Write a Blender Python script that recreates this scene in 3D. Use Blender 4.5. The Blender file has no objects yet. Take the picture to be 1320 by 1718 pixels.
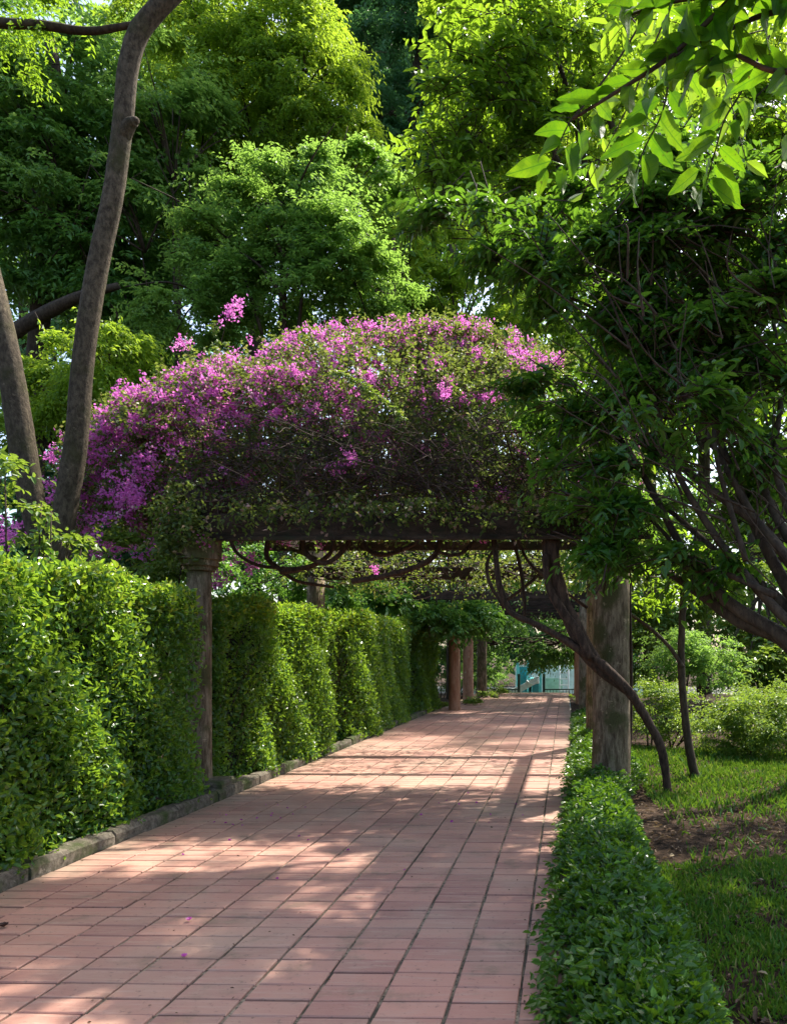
import bpy, math, random
import numpy as np
C = bpy.context.scene.collection
SC = bpy.context.scene
rng = np.random.default_rng(7)
random.seed(7)
R = math.radians

# ------------------------------------------------------------------ camera
F, H = 1310.0, 1.5                       # focal length in pixels of the 1320x1718 frame, eye height
PX0, PY0 = 913.0, 1100.0               # optical centre: the camera is level, its lens shifted up and to the left
PITCH = 0.0
YAW = math.atan(35 / F)
cam_d = bpy.data.cameras.new('camera'); cam = bpy.data.objects.new('camera', cam_d); C.objects.link(cam)
cam.location = (0, 0, H)
cam.rotation_euler = (R(90) + PITCH, 0, YAW)
cam_d.sensor_fit = 'VERTICAL'; cam_d.sensor_height = 24; cam_d.lens = 24 * F / 1718
cam_d.shift_x = (660 - PX0) / 1718; cam_d.shift_y = (PY0 - 859) / 1718
cam_d.clip_start = .05; cam_d.clip_end = 500
SC.camera = cam
# ------------------------------------------------------------------ light
SUN_EL, SUN_AZ = R(57), R(32)            # azimuth from +Y (down the path) towards +X
w = bpy.data.worlds.new('World'); SC.world = w; w.use_nodes = True
nt = w.node_tree; sky = nt.nodes.new('ShaderNodeTexSky'); sky.sky_type = 'NISHITA'; sky.sun_disc = False
sky.sun_elevation = SUN_EL; sky.sun_rotation = SUN_AZ; sky.dust_density = 3.0; sky.air_density = 1.0; sky.ozone_density = .8
nt.links.new(sky.outputs[0], nt.nodes['Background'].inputs[0]); nt.nodes['Background'].inputs[1].default_value = .15
sl = bpy.data.lights.new('sun', 'SUN'); sl.energy = 5.0; sl.angle = R(.9); sl.color = (1, .93, .8)
so = bpy.data.objects.new('sun', sl); C.objects.link(so)
so.rotation_euler = (R(90) - SUN_EL, 0, math.pi - SUN_AZ)
SC.view_settings.view_transform = 'Standard'; SC.view_settings.look = 'None'; SC.view_settings.gamma = 1
SC.view_settings.exposure = 1.3
SC.render.engine = 'CYCLES'
cy = SC.cycles
cy.max_bounces = 7; cy.diffuse_bounces = 4; cy.glossy_bounces = 2; cy.transmission_bounces = 3; cy.transparent_max_bounces = 4
cy.use_denoising = True; cy.caustics_reflective = False; cy.caustics_refractive = False
cy.sample_clamp_indirect = 8

SUNV = np.array([math.sin(SUN_AZ) * math.cos(SUN_EL), math.cos(SUN_AZ) * math.cos(SUN_EL), math.sin(SUN_EL)])
# ------------------------------------------------------------------ helpers
_R = np.array([math.cos(YAW), math.sin(YAW), 0])
_F = np.array([-math.sin(YAW) * math.cos(PITCH), math.cos(YAW) * math.cos(PITCH), math.sin(PITCH)])
_U = np.cross(_R, _F)
def at(px, py, Y):                       # a point of the place, seen at (px, py) of the photo, at depth Y
    d = _F * F + _R * (px - PX0) - _U * (py - PY0)
    t = Y / d[1]
    return np.array([d[0] * t, Y, H + d[2] * t])
def gnd(px, py, z=0.):
    d = _F * F + _R * (px - PX0) - _U * (py - PY0)
    t = (z - H) / d[2]
    return np.array([d[0] * t, d[1] * t, z])
def unit(v):
    return v / np.maximum(np.linalg.norm(v, axis=-1, keepdims=True), 1e-9)
def meshdata(name, v, faces_flat, sizes, mat, smooth=False, rnd=None, uv=None):
    me = bpy.data.meshes.new(name)
    v = np.ascontiguousarray(v, dtype=np.float32); faces_flat = np.ascontiguousarray(faces_flat, dtype=np.int32)
    sizes = np.ascontiguousarray(sizes, dtype=np.int32)
    me.vertices.add(len(v)); me.vertices.foreach_set('co', v.ravel())
    me.loops.add(len(faces_flat)); me.loops.foreach_set('vertex_index', faces_flat)
    me.polygons.add(len(sizes))
    st = np.zeros(len(sizes), dtype=np.int32); st[1:] = np.cumsum(sizes)[:-1]
    me.polygons.foreach_set('loop_start', st)
    me.polygons.foreach_set('use_smooth', np.full(len(sizes), smooth, dtype=bool))
    if rnd is not None:
        a = me.attributes.new('rnd', 'FLOAT', 'FACE'); a.data.foreach_set('value', np.ascontiguousarray(rnd, dtype=np.float32))
    if uv is not None:
        a = me.attributes.new('uvp', 'FLOAT2', 'POINT'); a.data.foreach_set('vector', np.ascontiguousarray(uv, dtype=np.float32).ravel())
    me.update(calc_edges=True)
    if mat: me.materials.append(mat)
    return me
def link(name, me, parent=None, kind=None, label=None, cat=None, group=None):
    o = bpy.data.objects.new(name, me); C.objects.link(o)
    if parent: o.parent = parent
    if kind: o['kind'] = kind
    if label: o['label'] = label
    if cat: o['category'] = cat
    if group: o['group'] = group
    return o
def thing(name, label, cat, loc=(0, 0, 0), group=None):
    o = bpy.data.objects.new(name, None); C.objects.link(o); o.location = loc; o.empty_display_size = .2
    o['label'] = label; o['category'] = cat
    if group: o['group'] = group
    return o
def child(name, me, parent, **k):        # mesh in world coordinates under a thing
    o = link(name, me, parent, **k)
    o.matrix_parent_inverse.identity()
    p = parent; off = np.zeros(3)
    while p is not None:
        off += np.array(p.location); p = p.parent
    o.location = tuple(-off)
    return o

class MB:
    def __init__(s): s.v = []; s.f = []; s.z = []; s.n = 0; s.r = []
    def add(s, v, faces, r=None):
        v = np.asarray(v, float); s.v.append(v)
        r = random.random() if r is None else r
        for f in faces:
            s.f.extend([i + s.n for i in f]); s.z.append(len(f)); s.r.append(r)
        s.n += len(v)
    def box(s, c, size, rz=0, cham=0, r=None, jit=0):
        x, y, z = [q / 2 for q in size]
        if cham:
            pts = [(-x, -y, -z), (x, -y, -z), (x, y, -z), (-x, y, -z), (-x, -y, z - cham), (x, -y, z - cham), (x, y, z - cham), (-x, y, z - cham),
                   (-x + cham, -y + cham, z), (x - cham, -y + cham, z), (x - cham, y - cham, z), (-x + cham, y - cham, z)]
            fs = [(0, 1, 5, 4), (1, 2, 6, 5), (2, 3, 7, 6), (3, 0, 4, 7), (4, 5, 9, 8), (5, 6, 10, 9), (6, 7, 11, 10), (7, 4, 8, 11), (8, 9, 10, 11), (3, 2, 1, 0)]
        else:
            pts = [(-x, -y, -z), (x, -y, -z), (x, y, -z), (-x, y, -z), (-x, -y, z), (x, -y, z), (x, y, z), (-x, y, z)]
            fs = [(0, 1, 5, 4), (1, 2, 6, 5), (2, 3, 7, 6), (3, 0, 4, 7), (4, 5, 6, 7), (3, 2, 1, 0)]
        p = np.array(pts)
        if jit: p = p + rng.uniform(-jit, jit, p.shape)
        cs, sn = math.cos(rz), math.sin(rz)
        p = np.stack([p[:, 0] * cs - p[:, 1] * sn, p[:, 0] * sn + p[:, 1] * cs, p[:, 2]], 1) + np.array(c)
        s.add(p, fs, r)
    def tube(s, pts, rad, n=8, sub=4, wob=0, cap=True, seed=None):
        v, fs = tube_geo(pts, rad, n, sub, wob, cap); s.add(v, fs)
    def mesh(s, name, mat, smooth=False):
        return meshdata(name, np.concatenate(s.v), np.array(s.f), np.array(s.z), mat, smooth, rnd=np.array(s.r))
def spline(pts, rad, sub):
    P = np.asarray(pts, float); r = np.asarray(rad, float) if np.ndim(rad) else np.full(len(P), float(rad))
    if len(r) != len(P): r = np.interp(np.linspace(0, 1, len(P)), np.linspace(0, 1, len(r)), r)
    if sub <= 1: return P, r
    Q = np.vstack([2 * P[0] - P[1], P, 2 * P[-1] - P[-2]]); out = []; ro = []
    for i in range(len(P) - 1):
        p0, p1, p2, p3 = Q[i:i + 4]
        for k in range(sub):
            t = k / sub
            out.append(.5 * ((2 * p1) + (-p0 + p2) * t + (2 * p0 - 5 * p1 + 4 * p2 - p3) * t * t + (-p0 + 3 * p1 - 3 * p2 + p3) * t ** 3))
            ro.append(r[i] * (1 - t) + r[i + 1] * t)
    out.append(P[-1]); ro.append(r[-1])
    return np.array(out), np.array(ro)
def tube_geo(pts, rad, n=8, sub=4, wob=0, cap=True):
    P, r = spline(pts, rad, sub)
    T = unit(np.gradient(P, axis=0)); m = len(P)
    a = np.array([0, 0, 1.]) if abs(T[0][2]) < .8 else np.array([1., 0, 0])
    u = unit(np.cross(T[0], a)); us = []
    for i in range(m):
        u = u - T[i] * np.dot(u, T[i]); u = u / max(np.linalg.norm(u), 1e-9); us.append(u)
    us = np.array(us); vs = np.cross(T, us)
    ang = np.linspace(0, 2 * math.pi, n, endpoint=False)
    ph = np.cumsum(rng.normal(0, .35, (m, 1)), 0)
    rr = r[:, None] * (1 + (wob * (np.sin(2 * ang + ph) * .5 + np.sin(3 * ang - 1.3 * ph) * .4 + rng.normal(0, .25, (m, n))) if wob else 0))
    V = P[:, None, :] + rr[..., None] * (np.cos(ang)[None, :, None] * us[:, None, :] + np.sin(ang)[None, :, None] * vs[:, None, :])
    V = V.reshape(-1, 3); fs = []
    for i in range(m - 1):
        for k in range(n):
            k2 = (k + 1) % n
            fs.append((i * n + k, i * n + k2, (i + 1) * n + k2, (i + 1) * n + k))
    if cap:
        fs.append(tuple(range(n))[::-1]); fs.append(tuple((m - 1) * n + k for k in range(n)))
    return V, fs

def leaves(name, P, D, N, L, W, mat, quad=True, fold=.18, droop=.12, tint=None):
    """one mesh of many leaves: base P, direction D, normal N, length L, width W"""
    n = len(P); D = unit(D); N = unit(N - D * np.sum(N * D, 1, keepdims=True)); S = np.cross(D, N)
    L = np.broadcast_to(L, n)[:, None]; W = np.broadcast_to(W, n)[:, None]
    up = N * W * fold
    if quad:                              # six corners, two halves folded on the midrib
        tip = P + D * L - N * L * droop
        a = .28; b = .66
        v = np.stack([P, P + D * L * a + S * W * .44 + up, P + D * L * b + S * W * .40 + up - N * L * droop * .4, tip,
                      P + D * L * b - S * W * .40 + up - N * L * droop * .4, P + D * L * a - S * W * .44 + up], 1).reshape(-1, 3)
        base = np.arange(n)[:, None] * 6
        f = np.concatenate([base + np.array([[0, 1, 2, 3]]), base + np.array([[0, 3, 4, 5]])], 1).ravel()
        sz = np.full(2 * n, 4)
    else:
        v = np.stack([P, P + D * L * .45 + S * W * .5 + up, P + D * L - N * L * droop, P + D * L * .45 - S * W * .5 + up], 1).reshape(-1, 3)
        base = np.arange(n)[:, None] * 4
        f = np.concatenate([base + np.array([[0, 1, 2]]), base + np.array([[0, 2, 3]])], 1).ravel()
        sz = np.full(2 * n, 3)
    r = rng.random(n) if tint is None else tint
    return meshdata(name, v, f, sz, mat, False, rnd=np.repeat(r, 2))
def rdir(n):
    return unit(rng.normal(size=(n, 3)))
def sprays(B, D, N, sl, k, ll, lw, side=.85, fwd=.55, droop=.25, jit=.25, ljit=.25):
    """k leaves alternating along each twig B + t*D*sl; returns P, dir, normal, L, W"""
    n = len(B); D = unit(D); N = unit(N - D * np.sum(N * D, 1, keepdims=True)); S = np.cross(D, N)
    t = (np.arange(k) + .6) / k
    sl = np.broadcast_to(sl, n)
    sg = np.where(np.arange(k) % 2, 1., -1.)
    tt = t[None, :, None]
    P = B[:, None] + D[:, None] * tt * sl[:, None, None] - np.array([0, 0, 1.]) * (tt ** 2) * sl[:, None, None] * droop
    P = P + rng.normal(0, .04, P.shape) * sl[:, None, None]
    dd = S[:, None] * (sg[None, :, None] * side) + D[:, None] * fwd - np.array([0, 0, 1.]) * droop * (.6 + tt)
    dd = dd + rng.normal(0, jit, dd.shape)
    nn = N[:, None] + rng.normal(0, jit, dd.shape)
    sc = rng.uniform(1 - ljit, 1 + ljit, (n, k)) * (1.08 - .35 * np.abs(t - .35))[None]
    return P.reshape(-1, 3), unit(dd.reshape(-1, 3)), unit(nn.reshape(-1, 3)), (ll * sc).ravel(), (lw * sc).ravel()
def ellip(c, rad, n, shell=.5, low=1.0):
    """points and outward directions in an ellipsoid, denser near its skin"""
    d = rdir(n); d[:, 2] = np.where(d[:, 2] < 0, d[:, 2] * low, d[:, 2])
    r = rng.uniform(shell ** 3, 1, n) ** (1 / 3)
    r = r * (1 + .13 * np.sin(5 * d[:, 0] + c[0]) * np.cos(4 * d[:, 2] + c[2]) + .08 * np.sin(11 * d[:, 1] + 7 * d[:, 2] + c[1]))
    return np.array(c) + d * r[:, None] * np.array(rad), unit(d / np.array(rad))

# ------------------------------------------------------------------ materials
def newmat(name):
    m = bpy.data.materials.new(name); m.use_nodes = True
    n = m.node_tree.nodes; l = m.node_tree.links
    return m, n, l, n['Principled BSDF'], n['Material Output']
def N_(n, t, **k):
    o = n.new(t)
    for a, b in k.items(): setattr(o, a, b)
    return o
def mixc(n, l, fac, a, b, bt='MIX'):
    m = n.new('ShaderNodeMix'); m.data_type = 'RGBA'; m.blend_type = bt
    for s, x in ((m.inputs[0], fac), (m.inputs[6], a), (m.inputs[7], b)):
        if hasattr(x, 'links'): l.new(x, s)
        elif isinstance(x, (int, float)): s.default_value = x
        else: s.default_value = (*x, 1)
    return m.outputs[2]
def noise(n, l, scale, detail=3, rough=.5, co=None, typ=None):
    t = n.new('ShaderNodeTexNoise'); t.inputs['Scale'].default_value = scale; t.inputs['Detail'].default_value = detail
    t.inputs['Roughness'].default_value = rough
    if co is not None: l.new(co, t.inputs['Vector'])
    return t.outputs[0]
def ramp(n, l, x, lo, hi):
    m = n.new('ShaderNodeMapRange'); m.inputs[1].default_value = lo; m.inputs[2].default_value = hi; l.new(x, m.inputs[0]); m.interpolation_type = 'SMOOTHSTEP'
    return m.outputs[0]
def wpos(n): return n.new('ShaderNodeNewGeometry').outputs['Position']
def leafmat(name, dark, light, trans=(.25, .42, .03), tf=.4, rough=.42, third=None, scale=.9, spec=.5, tp=0.97):
    m, n, l, p, out = newmat(name)
    a = N_(n, 'ShaderNodeAttribute', attribute_name='rnd').outputs['Fac']
    c = mixc(n, l, a, dark, light)
    nz = noise(n, l, scale, 2, .5, wpos(n))
    f = ramp(n, l, nz, .35, .68)
    c = mixc(n, l, f, mixc(n, l, .55, c, dark), c)
    if third is not None:                 # a few odd leaves (young, yellowing or dry; on hedges the painted sunlit tops)
        g = n.new('ShaderNodeMath'); g.operation = 'GREATER_THAN'; g.inputs[1].default_value = tp; l.new(a, g.inputs[0])
        c = mixc(n, l, g.outputs[0], c, third)
    l.new(c, p.inputs['Base Color']); p.inputs['Roughness'].default_value = rough; p.inputs['Specular IOR Level'].default_value = spec
    tr = n.new('ShaderNodeBsdfTranslucent')
    tc = mixc(n, l, 1.0, c, tuple(x / .12 if False else x for x in trans), 'MIX')
    tc = mixc(n, l, .62, c, trans); l.new(tc, tr.inputs[0])
    mx = n.new('ShaderNodeMixShader'); mx.inputs[0].default_value = tf
    l.new(p.outputs[0], mx.inputs[1]); l.new(tr.outputs[0], mx.inputs[2]); l.new(mx.outputs[0], out.inputs[0])
    return m
def bump(n, l, h, p, strength=.5, dist=.01):
    b = n.new('ShaderNodeBump'); b.inputs['Strength'].default_value = strength; b.inputs['Distance'].default_value = dist
    l.new(h, b.inputs['Height']); l.new(b.outputs[0], p.inputs['Normal'])
def barkmat(name, a, b, moss=None, stretch=(1, 1, .25), scale=14, dist=.02, mossamt=(.5, .7)):
    m, n, l, p, out = newmat(name)
    mp = n.new('ShaderNodeMapping'); mp.inputs['Scale'].default_value = stretch; l.new(wpos(n), mp.inputs[0])
    x = noise(n, l, scale, 6, .65, mp.outputs[0])
    c = mixc(n, l, ramp(n, l, x, .3, .7), a, b)
    y = noise(n, l, 3.2, 4, .6, wpos(n))
    if moss: c = mixc(n, l, ramp(n, l, y, *mossamt), c, moss)
    z = noise(n, l, 1.3, 3, .5, mp.outputs[0])
    c = mixc(n, l, ramp(n, l, z, .35, .7), mixc(n, l, .4, c, (.02, .015, .01)), c)
    fine = noise(n, l, scale * 4.5, 5, .75, mp.outputs[0])
    c = mixc(n, l, ramp(n, l, fine, .56, .66), c, mixc(n, l, .75, c, tuple(q * .25 for q in a)))
    lich = noise(n, l, scale * .45, 6, .75, wpos(n))
    c = mixc(n, l, ramp(n, l, lich, .6, .66), c, mixc(n, l, .45, c, tuple(min(.6, q * 1.5) for q in b)))
    x2 = n.new('ShaderNodeMath'); x2.operation = 'MULTIPLY_ADD'; x2.inputs[1].default_value = -.45; l.new(fine, x2.inputs[0]); l.new(x, x2.inputs[2]); x = x2.outputs[0]
    l.new(c, p.inputs['Base Color']); p.inputs['Roughness'].default_value = .9; p.inputs['Specular IOR Level'].default_value = .2
    bump(n, l, x, p, .8, dist)
    return m

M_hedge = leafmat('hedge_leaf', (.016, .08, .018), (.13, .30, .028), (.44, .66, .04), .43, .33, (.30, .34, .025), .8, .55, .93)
M_cover = leafmat('groundcover_leaf', (.022, .075, .008), (.065, .17, .014), (.24, .44, .02), .3, .33, (.13, .28, .02), 1.6, .45, .94)
M_feather = leafmat('feathery_leaf', (.08, .19, .014), (.22, .37, .025), (.54, .72, .05), .55, .55, None, .35)
M_layer = leafmat('layered_leaf', (.055, .16, .026), (.16, .31, .045), (.42, .66, .10), .52, .5, None, .5)
M_dark = leafmat('dark_leaf', (.045, .14, .024), (.12, .28, .04), (.34, .62, .07), .36, .5, None, .3)
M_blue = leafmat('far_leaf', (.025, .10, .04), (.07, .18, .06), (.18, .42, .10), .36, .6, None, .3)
M_gloss = leafmat('ovate_leaf', (.035, .12, .010), (.09, .22, .018), (.44, .66, .03), .52, .36, (.10, .22, .02), .9, .5, .95)
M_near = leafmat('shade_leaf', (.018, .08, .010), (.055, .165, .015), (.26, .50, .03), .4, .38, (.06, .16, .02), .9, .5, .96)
M_bush = leafmat('bush_leaf', (.05, .13, .015), (.15, .26, .03), (.38, .52, .05), .4, .45, (.34, .26, .12), 1.2, .5, .93)
M_boug = leafmat('bougainvillea_leaf', (.03, .06, .014), (.13, .19, .035), (.36, .46, .06), .36, .5, (.30, .2, .11), 1.2, .4, .92)
M_boug2 = leafmat('old_bougainvillea_leaf', (.03, .06, .016), (.12, .18, .04), (.32, .44, .07), .4, .6, (.30, .17, .17), 1.2, .3, .86)
M_bract = leafmat('bract', (.58, .09, .46), (.80, .32, .66), (.88, .26, .76), .48, .6, (.80, .60, .62), 1.4, .2, .9)
M_far = leafmat('vine_leaf', (.03, .10, .02), (.08, .2, .03), (.25, .45, .06), .42, .45, (.3, .3, .12), .8, .5, .93)
M_far2 = leafmat('fine_vine_leaf', (.03, .11, .014), (.09, .22, .022), (.30, .55, .04), .44, .4, None, 1.2)
M_grass = leafmat('grass_blade', (.03, .12, .012), (.09, .22, .02), (.28, .45, .03), .35, .45, (.3, .27, .1), 1.4, .4, .93)
M_trunk = barkmat('grey_bark', (.045, .034, .022), (.17, .135, .09), (.07, .068, .025), (1, 1, .55), 26, .03, (.48, .75))
M_stem = barkmat('vine_bark', (.030, .020, .016), (.11, .07, .05), None, (1, 1, .2), 30, .012)
M_dbark = barkmat('dark_bark', (.035, .025, .018), (.10, .075, .05), None, (1, 1, .3), 20, .01)
M_twig = barkmat('twig_bark', (.03, .02, .016), (.085, .055, .045), None, (1, 1, 1), 20, .003)
M_conc = barkmat('weathered_concrete', (.08, .052, .030), (.34, .27, .18), (.09, .09, .035), (1, 1, .22), 24, .015, (.46, .66))
M_beam = barkmat('stained_beam', (.02, .015, .011), (.08, .055, .04), (.03, .035, .02), (.3, 1, 1), 12, .008, (.5, .7))
M_salmon = barkmat('salmon_concrete', (.48, .22, .12), (.72, .42, .27), (.2, .17, .1), (1, 1, .3), 8, .01, (.6, .8))
M_kerb = barkmat('mossy_kerb', (.07, .06, .045), (.22, .19, .15), (.05, .075, .018), (1, 1, 1), 22, .012, (.42, .62))

def pathmat():
    m, n, l, p, out = newmat('terracotta_tile')
    a = N_(n, 'ShaderNodeAttribute', attribute_name='rnd').outputs['Fac']
    oi = n.new('ShaderNodeObjectInfo').outputs['Random']
    s = n.new('ShaderNodeMath'); s.operation = 'ADD'; l.new(a, s.inputs[0]); l.new(oi, s.inputs[1])
    fr = n.new('ShaderNodeMath'); fr.operation = 'FRACT'; l.new(s.outputs[0], fr.inputs[0]); v = fr.outputs[0]
    wp = wpos(n)
    c = mixc(n, l, v, (.29, .138, .108), (.42, .212, .155))
    big = noise(n, l, .9, 4, .6, wp)
    c = mixc(n, l, ramp(n, l, big, .42, .72), c, mixc(n, l, .5, c, (.36, .28, .20)))
    mp = n.new('ShaderNodeMapping'); mp.inputs['Scale'].default_value = (2.5, 22, 1); l.new(wp, mp.inputs[0])
    st = noise(n, l, 1.5, 5, .7, mp.outputs[0])
    c = mixc(n, l, ramp(n, l, st, .48, .74), c, (.40, .26, .20))
    sp = noise(n, l, 26, 5, .7, wp)
    c = mixc(n, l, ramp(n, l, sp, .56, .72), c, mixc(n, l, .65, c, (.08, .055, .04)))
    dirt = noise(n, l, 3.3, 5, .65, wp)
    c = mixc(n, l, ramp(n, l, dirt, .52, .74), c, mixc(n, l, .62, c, (.13, .105, .065)))
    sx_ = n.new('ShaderNodeSeparateXYZ'); l.new(wp, sx_.inputs[0])
    ed = n.new('ShaderNodeMath'); ed.operation = 'ABSOLUTE'; e0 = n.new('ShaderNodeMath'); e0.operation = 'ADD'; e0.inputs[1].default_value = 1.715
    l.new(sx_.outputs[0], e0.inputs[0]); l.new(e0.outputs[0], ed.inputs[0])
    e1 = n.new('ShaderNodeMath'); e1.operation = 'MULTIPLY_ADD'; e1.inputs[1].default_value = .9; l.new(noise(n, l, 5, 5, .7, wp), e1.inputs[0]); l.new(ed.outputs[0], e1.inputs[2])
    c = mixc(n, l, ramp(n, l, e1.outputs[0], 1.95, 2.4), c, mixc(n, l, .6, c, (.17, .15, .10)))
    l.new(c, p.inputs['Base Color'])
    rg = n.new('ShaderNodeMapRange'); rg.inputs[3].default_value = .55; rg.inputs[4].default_value = .85; l.new(big, rg.inputs[0]); l.new(rg.outputs[0], p.inputs['Roughness'])
    bump(n, l, noise(n, l, 60, 4, .7, wp), p, .35, .004)
    return m
M_tile = pathmat()
def mortarmat():
    m, n, l, p, out = newmat('joint_mortar')
    wp = wpos(n)
    c = mixc(n, l, ramp(n, l, noise(n, l, 2.2, 4, .6, wp), .38, .62), (.06, .05, .035), (.30, .24, .17))
    c = mixc(n, l, ramp(n, l, noise(n, l, 45, 4, .7, wp), .45, .65), c, (.035, .035, .02))
    l.new(c, p.inputs['Base Color']); p.inputs['Roughness'].default_value = 1
    bump(n, l, noise(n, l, 80, 3, .7, wp), p, .6, .006)
    return m
M_mortar = mortarmat()
def soilmat():
    m, n, l, p, out = newmat('soil')
    wp = wpos(n)
    c = mixc(n, l, ramp(n, l, noise(n, l, 14, 6, .7, wp), .35, .65), (.018, .012, .008), (.075, .048, .032))
    c = mixc(n, l, ramp(n, l, noise(n, l, 1.7, 4, .6, wp), .40, .62), c, mixc(n, l, .5, c, (.015, .01, .007)))
    l.new(c, p.inputs['Base Color']); p.inputs['Roughness'].default_value = 1; p.inputs['Specular IOR Level'].default_value = .1
    bump(n, l, noise(n, l, 30, 6, .75, wp), p, .9, .03)
    return m
M_soil = soilmat()
def flat(name, col, rough=.6, metal=0, var=.25):
    m, n, l, p, out = newmat(name)
    c = mixc(n, l, ramp(n, l, noise(n, l, 5, 5, .6, wpos(n)), .35, .7), col, tuple(x * (1 - var) for x in col))
    l.new(c, p.inputs['Base Color']); p.inputs['Roughness'].default_value = rough; p.inputs['Metallic'].default_value = metal
    return m
M_teal = flat('teal_paint', (.12, .58, .60), .5); M_white = flat('pale_paint', (.86, .9, .92), .45); M_dkgreen = flat('dark_green_paint', (.02, .07, .055), .5)
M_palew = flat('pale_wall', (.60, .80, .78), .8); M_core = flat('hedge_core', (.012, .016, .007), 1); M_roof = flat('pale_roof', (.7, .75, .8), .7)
M_litter = leafmat('dry_leaf', (.05, .03, .016), (.17, .105, .06), (.3, .2, .08), .15, .8, (.34, .26, .15), 3)
M_petal = leafmat('fallen_bract', (.30, .03, .26), (.55, .10, .42), (.6, .1, .5), .3, .7)

# ------------------------------------------------------------------ ground
def plane(name, x0, x1, y0, y1, z, mat, kind='structure', nx=1, ny=1, hf=None):
    xs = np.linspace(x0, x1, nx + 1); ys = np.linspace(y0, y1, ny + 1)
    X, Y = np.meshgrid(xs, ys); Z = np.full_like(X, z)
    if hf: Z = Z + hf(X, Y)
    v = np.stack([X, Y, Z], -1).reshape(-1, 3); q = nx + 1
    i, j = np.meshgrid(np.arange(nx), np.arange(ny)); b = (j * q + i).ravel()[:, None]
    f = (b + np.array([[0, 1, q + 1, q]])).ravel()
    return link(name, meshdata(name, v, f, np.full(nx * ny, 4), mat, True), kind=kind)
PXL, PXR = -3.57, .14
plane('ground', -300, 300, -60, 300, -.92, M_soil)
def gh(X, Y): return .03 * np.sin(X * 1.7 + Y) + .02 * np.sin(Y * 2.3 - X * 3.1) - np.clip((Y - 31) / 2, 0, 1) * .95
plane('garden_soil', PXR + .01, 30, -2, 34, -.005, M_soil, nx=90, ny=140, hf=lambda X, Y: gh(X, Y) * np.clip((X - PXR) * 2, 0, 1))
plane('planting_bed', -30, PXL - .14, -2, 34, .03, M_soil, nx=20, ny=60, hf=gh)

path = plane('path', PXL, PXR, -2, 31.2, -.011, M_mortar)
# tile columns: joints at x = -.197 + k*.303
JX = [-.197 - .303 * k for k in range(11)]              # last = -3.227
cols = [(-.197, PXR)] + [(JX[k + 1], JX[k]) for k in range(10)] + [(PXL, JX[10])]
ROW = .1515
def tile_geo(wd, dp):
    mb = MB(); mb.box((0, 0, -.01), (wd, dp, .02), cham=.003); return mb
tile_me = {}
def tile_mesh(wd, var):
    key = (round(wd, 3), var)
    if key not in tile_me:
        mb = MB(); mb.box((0, 0, -.01), (wd, ROW - .008 - .003 * var, .02), cham=.003 + .001 * var, jit=.0008)
        me = mb.mesh('paving_tile', M_tile); me.attributes.remove(me.attributes['rnd']); tile_me[key] = me
    return tile_me[key]
def seen(x, y):
    d = np.array([x, y, -H]); a = d @ _F
    return a > .1 and -940 < (d @ _R) / a * F < 430 and -((d @ _U) / a * F) < 640
cand = []; rest = MB()
nrows = int(46 / ROW)
coff = [random.uniform(-.006, .006) for _ in cols]
for r_ in range(nrows):
    y = -1.4 + r_ * ROW
    if y > 31: break
    for ci, (a, b) in enumerate(cols):
        g = .017 if ci not in (0, 11) else .012
        x = (a + b) / 2; cand.append((not seen(x, y), y, x, b - a - g, ci))
cand.sort(key=lambda t: (t[0], t[1]))
for q, (hid, y, x, wd, ci) in enumerate(cand):
    dz = random.gauss(0, .0017); yy = y + coff[ci] + random.gauss(0, .0012)
    if q < 300 and not hid:
        o = link('paving_tile', tile_mesh(wd, random.randrange(3)), path)
        o.location = (x + random.gauss(0, .001), yy, dz); o.rotation_euler = (random.gauss(0, .006), random.gauss(0, .004), random.gauss(0, .005))
    else:
        rest.box((x, yy, -.01 + dz), (wd, ROW - .009, .02), rz=random.gauss(0, .002), cham=.003)
link('paving', rest.mesh('paving', M_tile), path, kind='stuff')
# kerb on the left
kerb = plane('kerb_bed', PXL - .15, PXL - .002, -2, 23, -.004, M_soil); kerb.name = 'kerb'
y = 2.2
while y < 22:
    ln = random.uniform(.8, 1.15)
    mb = MB()
    k = 6; pr = []
    xs0 = PXL - .004
    h = .105 + random.uniform(-.012, .01)
    V = []; fs = []
    for i in range(k + 1):
        yy = y + ln * i / k * .985
        j = lambda s: random.gauss(0, s)
        V += [(xs0 + j(.004), yy, -.02), (xs0 - .004 + j(.006), yy, h - .03 + j(.006)), (xs0 - .028 + j(.007), yy, h + j(.006)), (xs0 - .13 + j(.006), yy, h + j(.008)), (xs0 - .145, yy, -.02)]
    for i in range(k):
        for q in range(4): fs.append((i * 5 + q, i * 5 + q + 1, (i + 1) * 5 + q + 1, (i + 1) * 5 + q))
    fs.append((4, 3, 2, 1, 0)); fs.append(tuple(k * 5 + q for q in range(5)))
    mb.add(V, fs); link('kerb_stone', mb.mesh('kerb_stone', M_kerb, False), kerb)
    y += ln

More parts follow.
